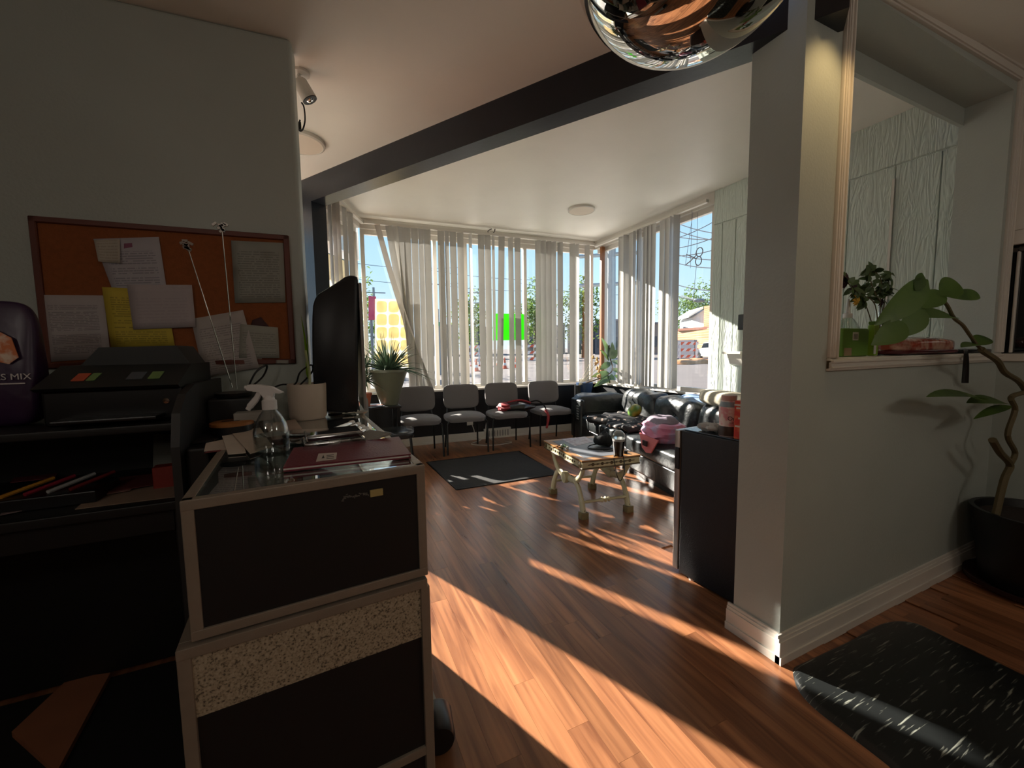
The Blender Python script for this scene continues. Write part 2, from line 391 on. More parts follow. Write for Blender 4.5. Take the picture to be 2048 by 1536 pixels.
# baseboards (stepped)
def baseb(nm, a, b, h, t, m=M_white):
    o = MB(); o.wallbox(a, b, 0, h*.78, t); o.wallbox(a, b, h*.78, h*.9, t*.75); o.wallbox(a, b, h*.9, h, t*.5); o.wallbox(a, b, 0, h*.3, t*1.35)
    return struct(o.build(nm, m, smooth=False))
baseb('baseboard_partition', (1.638-.0243, PY0), (3.63, PY0), .125, -.018)
baseb('baseboard_column', (1.638, PY1+.024), (1.638, PY0-.002), .125, -.018)
baseb('baseboard_back', (BW0.x+.02, BW0.y-.03), (BW1.x-.02, BW1.y-.03), .115, -.018)
# window wall: low black wall, sill, header, frame
SZ, HZ = .745, 2.90
def window_wall(nm, a, b, mull, sill_d=.16, low=M_blackwall, wood=None):
    a = Vector(a); b = Vector(b); d = (b-a).normalized(); n = Vector((d.y, -d.x))      # n points into the room when the room is on the right of a->b
    struct(MB().wallbox(a-n*.0, b-n*.0, 0, SZ, .12).build('wall_'+nm, low, smooth=False))
    struct(MB().wallbox(a, b, HZ, Z2+.03, .12).build('wall_'+nm+'_header', M_white, smooth=False))
    w = holder('window_'+{'back': '1', 'right': '2', 'bay': '3'}[nm], (a.x, a.y, SZ))
    MB().wallbox(a+n*sill_d*.5-d*.0, b+n*sill_d*.5, SZ, SZ+.025, .12+sill_d*.5).build('window_sill', M_white, w, world=True, smooth=False)
    fm = wood or M_white
    for z0, z1 in ((SZ+.025, SZ+.075), (HZ-.06, HZ)):
        MB().wallbox(a-n*.05, b-n*.05, z0, z1, .05).build('window_frame', fm, w, world=True, smooth=False)
    L = (b-a).length; ms = sorted(mull)
    for s_ in ms:
        c = a+d*s_; MB().wallbox(c-d*.025-n*.04, c+d*.025-n*.04, SZ+.075, HZ-.06, .07).build('mullion', fm, w, world=True, smooth=False)
    for s0, s1 in zip(ms[:-1], ms[1:]):
        p0 = a+d*(s0+.02); p1 = a+d*(s1-.02); MB().wallbox(p0-n*.07, p1-n*.07, SZ+.07, HZ-.055, .006).build('pane', M_glass, w, world=True, smooth=False)
    return w
bdir = (BW1-BW0).normalized()
ms = [(Vector(bwp(px).xy)-BW0).dot(bdir) for px in (727, 873, 934, 1053, 1184)]; ms[0] = .025; ms[-1] = (BW1-BW0).length-.03
window_wall('back', BW0, BW1, ms)
ydir = Vector((0, -1))
RWE = Vector((RX, 3.237))
M_wood = mat('varnished_window_wood', (150, 96, 56), .4, noise=(12, .15))
window_wall('right', (RX, BW1.y), RWE, [.16, 1.0, (BW1-RWE).length-.03], sill_d=.08, wood=M_white)
MB().box((RX-.03, 5.215, SZ+.03), (RX+.03, 5.26, HZ)).build('window_frame', M_wood, bpy.data.objects['window_2'], world=True, smooth=False)
bl = (BW0-LB1); bL = bl.length
window_wall('bay', LB1, BW0, [.025, 1.03, 1.51, bL-.03], sill_d=.02)
bdv = (BW0-LB1).normalized(); struct(MB().wallbox(LB1+bdv*1.045, LB1+bdv*1.49, SZ, HZ+.05, .10).build('wall_bay_sun_block', M_navy, smooth=False))  # unseen pier added to block the sun between the floor stripes
# paneled part of the right wall: separate embossed boards with grooves
pw = struct(MB().box((RX+.012, 1.2, 0), (RX+.12, RWE.y, Z2+.02)).build('wall_right', M_panel, smooth=False))
ys = [3.235, 3.124, 2.965, 2.70, 2.45, 2.20, 1.95, 1.655, 1.40, 1.24]
for y0, y1 in zip(ys[:-1], ys[1:]):
    MB().rbox((RX, y1+.003, .0), (RX+.014, y0-.003, 2.655), .003, 1).build('panel', M_panel, pw, world=True)
MB().rbox((RX, 1.24, 2.665), (RX+.014, 3.235, Z2), .003, 1).build('panel', M_panel, pw, world=True)
MB().box((RX-.012, 1.652, 1.25), (RX+.005, 1.668, 2.56)).build('panel_strip', M_white, pw, world=True, smooth=False)
# near right wall with two stacked windows
NX = 3.602; YW = .957
wn_ = MB()
for a, b in (((NX, -4.2, 0), (NX+.1, PY0, 1.20)), ((NX, -4.2, 1.88), (NX+.1, PY0, 1.945)), ((NX, .905, 1.945), (NX+.1, PY0, 2.95)), ((NX, -4.2, 2.6), (NX+.1, .905, 2.95)), ((NX, -4.2, 1.20), (NX+.1, -.1, 2.6)), ((NX+.06, -.1, 1.2), (NX+.1, PY0, 2.6))): wn_.box(a, b)
struct(wn_.build('wall_near_right', M_wall, smooth=False))
w4 = holder('window_4', (NX, .45, 1.2)); M_dglass = mat('dark_reflecting_glass', (12, 15, 16), .02, spec=1.0)
for a, b in (((NX-.012, -.1, 1.20), (NX+.03, YW, 1.245)), ((NX-.012, -.1, 1.865), (NX+.02, YW, 1.945)), ((NX-.012, .905, 1.945), (NX+.02, YW, 2.75))):
    MB().rbox(a, b, .005, 2).build('window_frame', M_white, w4, world=True)
MB().box((NX+.035, -.1, 1.24), (NX+.041, PY0, 1.87)).build('pane', M_dglass, w4, world=True, smooth=False)
MB().box((NX+.035, -.1, 1.94), (NX+.041, .906, 2.6)).build('pane', M_dglass, w4, world=True, smooth=False)
MB().rbox((NX+.012, .920, 1.25), (NX+.034, .932, 1.84), .003, 1).build('sash_bar', M_white, w4, world=True)
MB().rbox((NX+.012, -.1, 1.825), (NX+.034, .95, 1.85), .003, 1).build('sash_bar', mat('dark_sash', (70, 66, 60), .5), w4, world=True)
# ------------------------------------------------------------------ VERTICAL BLINDS
M_slat = transl('ivory_vinyl_slat', (186, 183, 177), .07, .55, scale=2)
M_rail = mat('white_headrail', (206, 200, 190), .4, noise=(8, .06))
SW = .089
def slat_geo(h, ang, bow, lean=(0, 0)):
    """curved vane hanging from z=0 to z=-h; lean shifts the foot"""
    b = MB(); ca, sa = math.cos(ang), math.sin(ang)
    def fn(u, v):
        x = (u-.5)*SW; c = bow*(1-(2*u-1)**2)
        k = v*v*.25+v*.75
        return (x*ca-c*sa+lean[0]*k, x*sa+c*ca+lean[1]*k, -h*v)
    b.grid(fn, 6, 10); 
    return b
def blind(nm, label, a, b, zt_, zb, slats, off=.10, nm_sun=False):
    """slats: (px_left, px_right[, lean_along, lean_in]) read at picture height 600"""
    a = Vector(a[:2]); b = Vector(b[:2]); d = (b-a).normalized(); n = Vector((d.y, -d.x)); a2 = a+n*off; b2 = b+n*off
    th = math.atan2(d.y, d.x); t = thing(nm, label, 'blind', (a2.x, a2.y, zt_), th, 'vertical blinds in the waiting area windows')
    MB().rbox((0, -.02, .0), ((b2-a2).length, .025, .035), .004, 2).build('headrail', M_rail, t)
    for i, s_ in enumerate(slats):
        p0 = onv(s_[0], 600, a2, b2); p1 = onv(s_[1], 600, a2, b2); s0 = (Vector(p0.xy)-a2).dot(d); s1 = (Vector(p1.xy)-a2).dot(d)
        w = max(.02, s1-s0); c = (s0+s1)/2
        ln_ = (s_[2], s_[3]) if len(s_) > 2 else (0, 0)
        # angle of the vane so that it covers the width w seen from the room
        vd = Vector((a2+d*c).to_3d()-CAM).normalized(); vl = Vector((vd.xy.dot(d), vd.xy.dot(Vector((-d.y, d.x)))))
        best = 0; be = 9
        for k in (range(-80, -47, 4) if (nm_sun and s_[0] > 1065) else range(-80, 81, 4)):
            an = math.radians(k); q = Vector((math.cos(an), math.sin(an)))
            # apparent width on the blind plane
            ww = SW*abs(q.x-q.y*vl.x/max(.15, vl.y))
            if abs(ww-w) < be-1e-6: be = abs(ww-w); best = an
        o = slat_geo(zt_-zb, best, .006, ln_).build('slat', M_slat, t, ang=60); o.location = (c, 0, .0)
        MB().box((-.006, -.002, -.002), (.006, .002, .012)).build('slat_clip', M_rail, o, smooth=False)
    return t
back = [(755, 766, .62, .02), (776, 789, .36, .06), (789, 800, .22, .05), (800, 812, .1, .03), (812, 826), (826, 840.6), (840.6, 851.5), (851.5, 865), (877.5, 892.5), (892.5, 901), (901, 917), (917, 929.5), (940, 946), (958, 970.5), (970.5, 984), (985.5, 991),
        (998, 1012, -.06, .02), (1017.5, 1028), (1030, 1042), (1071, 1082), (1082, 1092.6), (1092.6, 1103.5), (1103.5, 1113), (1113, 1128), (1139, 1150), (1150, 1158), (1169, 1179)]
blind('vertical_blind', 'long ivory vertical blind with swung slats behind the grey chairs', BW0+bdir*.05, BW1-bdir*.06, 2.93, .80, back, .11, True)
rightb = [(1236, 1246), (1246, 1257), (1257, 1265), (1265, 1271), (1272, 1278), (1278, 1282), (1285, 1292), (1292, 1300), (1300, 1310), (1317, 1327), (1327, 1337), (1337, 1344), (1344, 1357)]
blind('vertical_blind', 'ivory vertical blind half drawn at the window over the sofa', (RX, BW1.y-.1), (RX, RWE.y+.03), 2.91, .80, rightb, .07)
bayb = [(664.5, 671), (672, 680), (680, 688), (692, 701), (702, 713)]
blind('vertical_blind', 'short ivory vertical blind gathered in the angled bay by the black post', LB1+(BW0-LB1)*.52, BW0-(BW0-LB1)*.02, 2.93, .80, bayb, .06)
# stringers and small cable under the header
sg = smoothpath([bwp(978, 462)+Vector((0, -.1, 0)), bwp(971, 466)+Vector((0, -.1, 0)), bwp(974, 473)+Vector((0, -.1, 0)), bwp(983, 468)+Vector((0, -.1, 0)), bwp(985, 458)+Vector((0, -.1, 0))])
t = thing('power_cable', 'short black cable looping from a plug under the window header', 'cable', sg[0])
MB().tube(sg, .006, 6).build('cord', M_black, t, world=True); MB().rbox(bwp(981, 451)+Vector((0, -.13, 0)), bwp(988, 461)+Vector((.0, -.09, 0)), .006).build('plug', M_black, t, world=True)
# unlit scissors sign hanging in the right window
M_tube = mat('unlit_glass_tube', (150, 150, 158), .2, noise=(20, .05))
W = lambda px, py: onx(px, py, RX-.012)
t = thing('scissors_sign', 'unlit scissors shaped tube sign hanging in the window over the sofa', 'sign', W(1385, 430))
def loop(c, r1, r2): return [c+Vector((0, math.cos(a)*r1, math.sin(a)*r2)) for a in [2*PI*k/20 for k in range(21)]]
cA, cB = W(1399, 504), W(1397, 522)
MB().tube([W(1371, 530), W(1380, 523), W(1392, 511)]+loop(cA, .05, .055)[:1], .006, 6).tube(loop(cA, .045, .05), .006, 6).build('blade', M_tube, t, world=True)
MB().tube([W(1373, 509), W(1383, 513), W(1392, 517)], .006, 6).tube(loop(cB, .042, .05), .006, 6).build('blade', M_tube, t, world=True)
for p0, p1 in (((1386, 425), (1371, 528)), ((1395, 425), (1394, 500)), ((1393, 528), (1386, 604)), ((1384, 420), (1381, 536))):
    MB().tube([W(*p0), W(*p1)], .0025, 5).build('hanging_wire', M_tube, t, world=True)
# posters on the glass
M_green = transl('fluorescent_green_film', (90, 226, 30), .45, .5); M_yel = transl('yellow_poster_film', (250, 244, 230), .45, .6, col2=(246, 236, 214), scale=11)
def sheet(nm, corners, th, m, parent=None, uv=False, nu=1, nv=1):
    c = [Vector(q) for q in corners]; n = (c[1]-c[0]).cross(c[3]-c[0]).normalized()*th
    b = MB(); b.grid(lambda u, v: (c[0]*(1-u)+c[1]*u)*(1-v)+(c[3]*(1-u)+c[2]*u)*v, nu, nv, uv=True)
    o0 = len(b.v); nf = len(b.f); b.v += [q-n for q in b.v[:o0]]
    b.f += [tuple(i+o0 for i in f)[::-1] for f in b.f[:nf]]
    for k in range(nf): b.uv[nf+k] = b.uv[k][::-1]
    ring = [j for j in range(nu+1)]+[(j+1)*(nu+1)-1 for j in range(1, nv+1)]+[(nv+1)*(nu+1)-1-j for j in range(1, nu+1)]+[(nv-j)*(nu+1) for j in range(1, nv)]
    for i in range(len(ring)): b.f.append((ring[i], ring[(i+1) % len(ring)], ring[(i+1) % len(ring)]+o0, ring[i]+o0))
    return b
gl = lambda px, py, o=.055: onv(px, py, BW0+Vector((0, o)), BW1+Vector((0, o)))
o = sheet('x', [gl(986, 681), gl(1050, 680), gl(1050, 628), gl(986, 627)], .002, M_green).build('window_poster', M_green, smooth=False)
tag(o, 'bright fluorescent green sheet taped to the window glass', 'poster')
t = thing('window_poster', 'pale yellow poster of rounded squares on the window by the aloe plants', 'poster', gl(770, 705))
sheet('x', [gl(750, 735), gl(824, 735), gl(824, 599), gl(750, 598)], .002, M_yel).build('sheet', M_yel, t, world=True, smooth=False)
M_yel2 = transl('yellow_poster_square', (250, 243, 220), .85, .6)
for r in range(5):
    for c in range(3):
        x0 = 753+c*24; y0 = 602+r*26
        q = [gl(x0, y0+23, .045), gl(x0+21, y0+23, .045), gl(x0+21, y0, .045), gl(x0, y0, .045)]
        m = sum(q, Vector())/4
        b = MB(); ring = [m+(q[1]-q[0])*.5*math.copysign(abs(math.cos(a))**.5, math.cos(a))+(q[3]-q[0])*.5*math.copysign(abs(math.sin(a))**.5, math.sin(a)) for a in [2*PI*k/16 for k in range(16)]]
        b.prism(ring, (0, .002, 0)).build('printed_square', M_yel2, t, world=True, smooth=False)
bayp = lambda px, py: onv(px, py, LB1+Vector((-.05, .03)), BW0+Vector((-.05, .03)))
t = thing('window_poster', 'cream panel with teal border in the angled bay window', 'poster', bayp(660, 740))
sheet('x', [bayp(658, 760), bayp(690, 760), bayp(690, 520), bayp(653, 506)], .002, M_yel).build('sheet', M_yel2, t, world=True, smooth=False)
M_teal = mat('teal_tape', (60, 120, 140), .6)
MB().tube([bayp(657, 760), bayp(652, 505), bayp(690, 521)], .008, 4).build('border', M_teal, t, world=True, smooth=False)
pA_, pB_ = LB1+bdv*1.47, LB1+bdv*1.66; pn = Vector((-bdv.y, bdv.x))*.03
tag(MB().wallbox(pA_+pn, pB_+pn, .79, 1.25, .004).build('window_notice', M_yel2, smooth=False), 'added unseen sheet low on the angled bay glass blocking the sun', 'notice')  # unseen sheet added to cut a sun stripe short
# ------------------------------------------------------------------ OUTSIDE
M_asph = mat('sunlit_concrete_street', (108, 100, 96), .9, noise=(.8, .15), bump=(6, .2)); M_kerb = mat('kerb_concrete', (224, 218, 208), .9)
g = MB(); R_ = 120
def gz(x, y): return -.18+.017*max(0, math.hypot(x, y)-7)
def gfn(u, v):
    a = -1.4+u*3.7; r = 6.0+(R_-6)*v*v; x = math.sin(a)*r; y = math.cos(a)*r
    return (x, y, gz(x, y))
g.grid(gfn, 24, 24)
struct(g.build('ground', M_asph))
struct(MB().prism([(-7, 2, -.16), (RX+.2, 1.0, -.16), (11.0, 1.0, -.16), (10.5, 6.5, -.16), (6, 10.8, -.16), (0, 12.2, -.16), (-7, 10, -.16)], (0, 0, .06)).build('pavement', M_kerb, smooth=False))  # unseen forecourt, paled and widened to bounce sunlight onto the ceilings
def P(px, py, dist): return far(px, py, dist)
def gp(px, dist):
    q = far(px, 700, dist); q.z = gz(q.x, q.y); return q
def slabq(a, b, z0, z1, t): return MB().wallbox(a, b, z0, z1, t)
M_brick = mat('tan_brick', (196, 150, 108), .85, noise=(2, .1)); ns, ln, p = nodes(M_brick)
bk = ns.new('ShaderNodeTexBrick'); bk.inputs['Scale'].default_value = 1.6; bk.inputs[1].default_value = lin((202, 156, 112))+(1,); bk.inputs[2].default_value = lin((184, 136, 98))+(1,); bk.inputs[3].default_value = lin((208, 186, 160))+(1,)
tc = ns.new('ShaderNodeTexCoord'); mp = ns.new('ShaderNodeMapping'); mp.inputs['Rotation'].default_value = (PI/2, 0, .9); ln.new(tc.outputs['Object'], mp.inputs[0]); ln.new(mp.outputs[0], bk.inputs[0]); ln.new(bk.outputs[0], p.inputs['Base Color'])
M_siding = mat('white_siding', (226, 228, 230), .7); M_roofd = mat('grey_roof', (120, 118, 124), .8); M_rtrim = mat('red_brown_coping', (150, 92, 70), .7)
# brick building with coping, right window
a, b = gp(1352, 46), gp(1470, 42)
t = thing('brick_building', 'low tan brick building with red coping beyond the barricade', 'building', (a+b)/2)
sh = lambda: None
slabq(a, b, a.z-.5, P(1380, 655, 42).z, 8).build('wall', M_brick, t, world=True, smooth=False)
slabq(a+Vector((-.2, -.2, 0)), b+Vector((.2, -.2, 0)), P(1380, 658, 42).z, P(1380, 653, 42).z, 8).build('coping', M_rtrim, t, world=True, smooth=False)
MB().wallbox(gp(1354, 43.4), gp(1388, 42.6), a.z-.5, P(1380, 680, 43).z, .6).build('shed_wall', mat('grey_shed_wall', (128, 126, 134), .8), t, world=True, smooth=False)
a = gp(1383, 60); b = gp(1407, 59)
t = thing('house', 'white gabled house with brick chimney behind the low brick building', 'building', a)
zl, zr = P(1380, 636, 60).z, P(1406, 619, 59).z
MB().prism([(a.x, a.y, 0), (b.x, b.y, 0), (b.x, b.y, zr), (a.x, a.y, zl)], (2.6, 4.5, 0)).build('wall', M_siding, t, world=True, smooth=False)
MB().prism([P(1377, 635, 59.4), P(1407, 617, 58.6), P(1407, 613, 58.6), P(1377, 632, 59.4)], (2.8, 4.9, 0)).build('roof', M_white, t, world=True, smooth=False)
MB().wallbox(gp(1406, 58), gp(1432, 57), 0, P(1415, 612, 58).z, 1.6).build('chimney', M_brick, t, world=True, smooth=False)
for k in range(6):
    z = zl-.35-k*.4
    MB().wallbox(a+Vector((.05, -.06, 0)), b+Vector((0, -.06, 0)), z, z+.06, .05).build('siding_board', M_siding, t, world=True, smooth=False)
M_leafo = transl('sunlit_tree_leaves', (120, 146, 70), .35, .7, col2=(78, 104, 44), scale=3); M_bark = mat('bark', (92, 74, 58), .9, bump=(20, .4))
def tree(label, px, py, dist, rw, rh, n=900, dens=.33):
    c = P(px, py, dist); base = gp(px, dist); t = thing('tree', label, 'tree', base, group='trees beyond the street'); rr = random.Random(px)
    MB().tube([base-Vector((0, 0, .3)), base.lerp(c, .6)+Vector((.1, 0, 0)), c], [.22, .16, .05], 7).build('trunk', M_bark, t, world=True)
    b = MB()
    for i in range(n*3):
        d = Vector((rr.gauss(0, 1), rr.gauss(0, 1), rr.gauss(0, 1))).normalized(); r = rr.random()**.4
        k = 1+.25*math.sin(d.x*5+px)+.2*math.sin(d.z*7)
        q = c+Vector((d.x*rw, d.y*rw, d.z*rh))*r*k
        if q.z < base.z+.5: continue
        b.leaf(q, (rr.gauss(0, 1), rr.gauss(0, 1), rr.gauss(0, .6)), (rr.gauss(0, .5), rr.gauss(0, .5), 1), dens*.7*(1+rr.random()), dens*.6, .3, .1, 2)
    b.build('foliage', M_leafo, t, world=True, smooth=False)
tree('broad sunlit green tree behind the white gabled house', 1395, 626, 74, 5.5, 4.6, 1200, .5)
tree('rounded green tree seen between the blind slats and the corner post', 1166, 615, 44, 2.2, 3.4, 600, .4)
tree('bushy green tree beside the fluorescent green sheet', 1070, 628, 46, 2.4, 3.2, 600, .4)
tree('dark green tree past the street lamp behind the second chair', 942, 640, 46, 2.0, 3.4, 500, .4)
tree('thin tree beside the pink sign past the yellow poster', 729, 650, 30, 1.1, 3.4, 320, .26)
tree('small feathery tree seen in the angled bay', 655, 620, 26, 1.2, 3.2, 320, .26)
# striped barricades
M_or = mat('barricade_orange', (226, 96, 56), .6); M_bw = mat('barricade_white', (230, 226, 220), .6)
def barricade(label, px0, px1, dist, h=1.5):
    a = gp(px0, dist); b = gp(px1, dist); d = (b-a).normalized(); L = (b-a).length
    t = thing('barricade', label, 'barricade', (a+b)/2, math.atan2(d.y, d.x), 'striped road barricades'); n = max(3, int(L/.42))
    for k in range(3):
        z = h-.2-k*.5; rail = MB().box((-L/2, -.03, z), (L/2, .03, z+.22)).build('rail', M_bw, t, smooth=False)
        for i in range(n):
            x = -L/2+(i+.1)*L/n; w = L/n*.5
            MB().hexa([(x, -.04, z), (x+w, -.04, z), (x+w, .04, z), (x, .04, z), (x+.18, -.04, z+.22), (min(x+w+.18, L/2), -.04, z+.22), (min(x+w+.18, L/2), .04, z+.22), (x+.18, .04, z+.22)]).build('stripe', M_or, rail, smooth=False)
    for x in (-L/2+.15, L/2-.15):
        MB().box((x-.05, -.05, -.05), (x+.05, .05, h)).build('post', M_bw, t, smooth=False); MB().box((x-.06, -.5, -.05), (x+.06, .5, .08)).build('foot', M_or, t, smooth=False)
barricade('orange and white striped barricade in front of the brick building', 1356, 1397, 34)
barricade('orange and white striped barricade seen behind the third and fourth chairs', 1044, 1084, 32)
barricade('orange and white striped barricade seen behind the second chair', 938, 962, 30)
# dirt mound and cones
M_dirt = mat('orange_dirt', (206, 150, 104), .95, bump=(3, .6))
q = gp(1385, 31); tag(MB().blob((q.x, q.y, q.z), (2.4, .8, .35), 18, 8, lambda d: 1+.2*math.sin(9*d.x)).build('dirt_mound', M_dirt), 'low heap of orange dirt at the foot of the barricade', 'dirt')
def cone(px, dist, label):
    q = gp(px, dist); t = thing('traffic_cone', label, 'cone', q, group='traffic cones on the street')
    MB().rbox((-.19, -.19, 0), (.19, .19, .04), .01).build('base', M_or, t); MB().lathe([(.14, .04), (.03, .72), (0, .72)], 14).build('body', M_or, t); MB().lathe([(.115, .22), (.087, .38)], 14).build('reflective_band', M_bw, t)
for px, dd in ((1009, 26), (1032, 27), (952, 24), (996, 30)): cone(px, dd, 'orange traffic cone on the street under the green sheet')
# silver car
q = gp(1409, 36.5); q2 = gp(1440, 35.5); d = (q2-q).normalized()
t = thing('car', 'silver car parked beside the striped barricade', 'car', q+d*1.2, math.atan2(d.y, d.x)-.5)
M_car = mat('silver_car_paint', (196, 200, 202), .25, metal=.4, coat=.6)
b = MB(); prof = [(-2.2, .35), (-2.2, .75), (-1.6, .92), (-1.0, 1.0), (-.5, 1.45), (.9, 1.48), (1.6, 1.05), (2.2, .95), (2.25, .35)]
b.prism([(x, -.85, z) for x, z in prof], (0, 1.7, 0)).build('body', M_car, t, smooth=False)
for s_ in (-.86, .86):
    MB().prism([(-.9, s_-.01, 1.02), (-.45, s_-.01, 1.38), (.85, s_-.01, 1.40), (1.35, s_-.01, 1.05)], (0, .02, 0)).build('window', mat('car_glass', (30, 36, 42), .1), t, smooth=False)
    for x in (-1.4, 1.4): MB().lathe([(.33, -.1), (.33, .1)], 18, (x, s_*.93, .33), (0, 1, 0)).build('wheel', M_black, t)
# utility poles and wires
M_pole = mat('weathered_pole', (150, 158, 160), .8)
def pole(label, px, dist, ptop, arms=()):
    q = gp(px, dist); tp = P(px, ptop, dist); t = thing('utility_pole', label, 'pole', q, group='utility poles')
    MB().tube([q-Vector((0, 0, .3)), Vector((q.x, q.y, tp.z))], [.16, .11], 8).build('pole', M_pole, t, world=True)
    sd = Vector((q.y, -q.x, 0)).normalized()
    for z in arms: MB().tube([Vector((q.x, q.y, tp.z-z))-sd*1.1, Vector((q.x, q.y, tp.z-z))+sd*1.1], .06, 6).build('cross_arm', M_pole, t, world=True)
    return Vector((q.x, q.y, tp.z))
pA = pole('pale utility pole with crossarms outside the corner window', 1222, 13, 395, (1.0, 1.7, 2.6))
pB = pole('thin utility pole with crossarm above the yellow poster', 752, 42, 575, (.5,))
pC = pole('utility pole seen between slats behind the second chair', 944, 40, 575, (.5, 1.5))
pD = pole('slender lamp post seen between slats behind the first chair', 876, 22, 618, ())
M_wire = mat('dark_wire', (70, 76, 84), .8)
def wire(p0, p1, sag, k):
    p0, p1 = Vector(p0), Vector(p1); pts = [p0.lerp(p1, i/12)-Vector((0, 0, sag*4*(i/12)*(1-i/12))) for i in range(13)]
    tag(MB().tube(pts, .02, 4).build('overhead_wire', M_wire), k, 'wire', 'overhead wires')
for a_, b_, d0, d1 in (((700, 525), (930, 534), 40, 40), ((700, 556), (930, 566), 40, 40), ((860, 540), (1110, 560), 42, 42), ((860, 567), (1110, 581), 42, 42), ((1040, 566), (1250, 590), 42, 42), ((1100, 500), (1230, 470), 30, 13)):
    wire(P(*a_, d0), P(*b_, d1), .3, 'thin overhead wire crossing the sky behind the chairs window')
for a_, b_ in (((1340, 440), (1440, 468)), ((1340, 455), (1440, 482)), ((1340, 470), (1440, 478)), ((1340, 480), (1440, 436)), ((1340, 498), (1440, 470)), ((1340, 512), (1440, 496)), ((1340, 505), (1440, 520)), ((1340, 522), (1440, 536)), ((1340, 565), (1440, 582)), ((1340, 588), (1440, 606))):
    wire(P(*a_, 22), P(*b_, 20), .1, 'thin overhead wire crossing the sky behind the scissors sign')
q = P(1398, 601, 20); t = thing('street_light', 'flat grey street light head hanging by the wires', 'lamp', q)
MB().blob(q, (.3, .2, .09), 14, 8).build('head', mat('street_light_grey', (120, 124, 126), .5), t, world=True); MB().tube([q, P(1362, 592, 20.5)], .03, 6).build('arm', M_pole, t, world=True)
# pink sign on a pole, dark low buildings along the far street
q = gp(745, 18); t = thing('roadside_sign', 'pink-red rectangular sign on a pole by the yellow poster', 'sign', q)
MB().tube([q, Vector((q.x, q.y, P(745, 592, 18).z))], .06, 8).build('pole', mat('sign_pole_grey', (120, 122, 126), .6), t, world=True)
c = [P(737, 640, 17.9), P(752, 639, 17.9), P(752, 593, 17.9), P(737, 592, 17.9)]; MB().prism(c, (.02, .2, 0)).build('panel', mat('pink_red_sign', (190, 66, 96), .6), t, world=True, smooth=False)
q = gp(877, 30); t = thing('street_sign', 'small green street name sign on a post behind the blinds', 'sign', q)
c = [P(869, 652, 21), P(884, 652, 21), P(884, 644, 21), P(869, 644, 21)]; MB().prism(c, (.02, .06, 0)).build('plate', mat('street_sign_green', (70, 150, 110), .6), t, world=True, smooth=False)
MB().tube([gp(877, 21.2), P(877, 640, 21.2)], .04, 6).build('post', M_pole, t, world=True)
M_b1 = mat('dull_stucco', (150, 138, 128), .85); M_b2 = mat('dark_shopfront', (96, 98, 104), .8)
for (x0, x1, yt, dist, m, lb) in ((850, 905, 650, 60, M_b1, 'low beige building far behind the first chair'), (925, 985, 655, 62, M_b2, 'low grey building far behind the second chair'), (1050, 1130, 652, 64, M_b1, 'low brown building far behind the fourth chair'), (1135, 1190, 650, 60, M_b2, 'low dark building behind the corner post'), (1190, 1240, 640, 55, M_b2, 'dark low building behind the rubber plant'), (1300, 1353, 645, 58, M_b1, 'beige low building behind the blind over the sofa')):
    a, b = gp(x0, dist), gp(x1, dist); t = thing('far_building', lb, 'building', (a+b)/2)
    MB().wallbox(a, b, a.z-.6, P((x0+x1)/2, yt, dist).z, 6).build('wall', m, t, world=True, smooth=False)
    MB().wallbox(a+Vector((0, -.2, 0)), b+Vector((0, -.2, 0)), P((x0+x1)/2, yt+3, dist).z, P((x0+x1)/2, yt-1, dist).z, 6).build('roof', M_roofd, t, world=True, smooth=False)
    n = 3; dd = (b-a)/n
    for k in range(n):
        MB().wallbox(a+dd*(k+.25)+Vector((0, -.1, 0)), a+dd*(k+.75)+Vector((0, -.1, 0)), a.z+.9, a.z+2.3, .1).build('window', mat('far_window', (60, 70, 84), .2), t, world=True, smooth=False)
# canopy outside the bay door, lowered, lengthened and thickened to block sun
bo = Vector((-(BW0-LB1).y, (BW0-LB1).x)).normalized(); ca_, cb_ = LB1+bo*.13, LB1+(BW0-LB1)*1.12+bo*.13
tag(MB().prism([(q.x, q.y, 2.56) for q in (ca_, cb_, cb_+bo*.66, ca_+bo*.76)], (0, 0, .9)).build('door_canopy', M_white, smooth=False), 'cream canopy over the glass outside the angled bay', 'canopy')
# ------------------------------------------------------------------ WAITING AREA
M_fab = mat('taupe_grey_fabric', (104, 98, 98), .85, noise=(160, .12), bump=(400, .3), sheen=.3)
M_leather = mat('black_green_leather', (34, 38, 39), .38, noise=(12, .1), bump=(13, .9))
def make_chair(label):
    t = thing('stacking_chair', label, 'chair', group='grey stacking chairs along the window')
    b = MB().blob((0, 0, .455), (.262, .228, .04), 28, 12, lambda d: 1.0, p=.45)
    for v in b.v: v.z += .02*math.cos(v.x*6)-.012-(.028 if v.y < -.15 else 0)*((-.15-v.y)/.08)**1.0*(1 if v.y < -.15 else 0) if True else 0
    b.build('seat', M_fab, t)
    b = MB().blob((0, 0, 0), (.242, .03, .165), 28, 14, p=.42)
    for v in b.v: v.y += .035*(v.x/.2)**2*-1+.02
    b.xf(Matrix.Translation((0, .245, .69)) @ Matrix.Rotation(math.radians(-9), 4, 'X')).build('backrest', M_fab, t)
    for s_ in (-1, 1):
        MB().tube(smoothpath([(s_*.262, -.215, 0), (s_*.255, -.205, .36), (s_*.235, -.19, .415), (s_*.2, 0, .42), (s_*.2, .2, .42)], 5), .0115, 8).build('leg', M_blackm, t)
        MB().tube(smoothpath([(s_*.225, .25, 0), (s_*.21, .2, .40), (s_*.195, .22, .5), (s_*.18, .255, .66)], 5), .0115, 8).build('leg', M_blackm, t)
    MB().tube([(-.2, .1, .415), (.2, .1, .415)], .011, 8).tube([(-.2, -.12, .415), (.2, -.12, .415)], .011, 8).build('seat_frame', M_blackm, t)
    return t
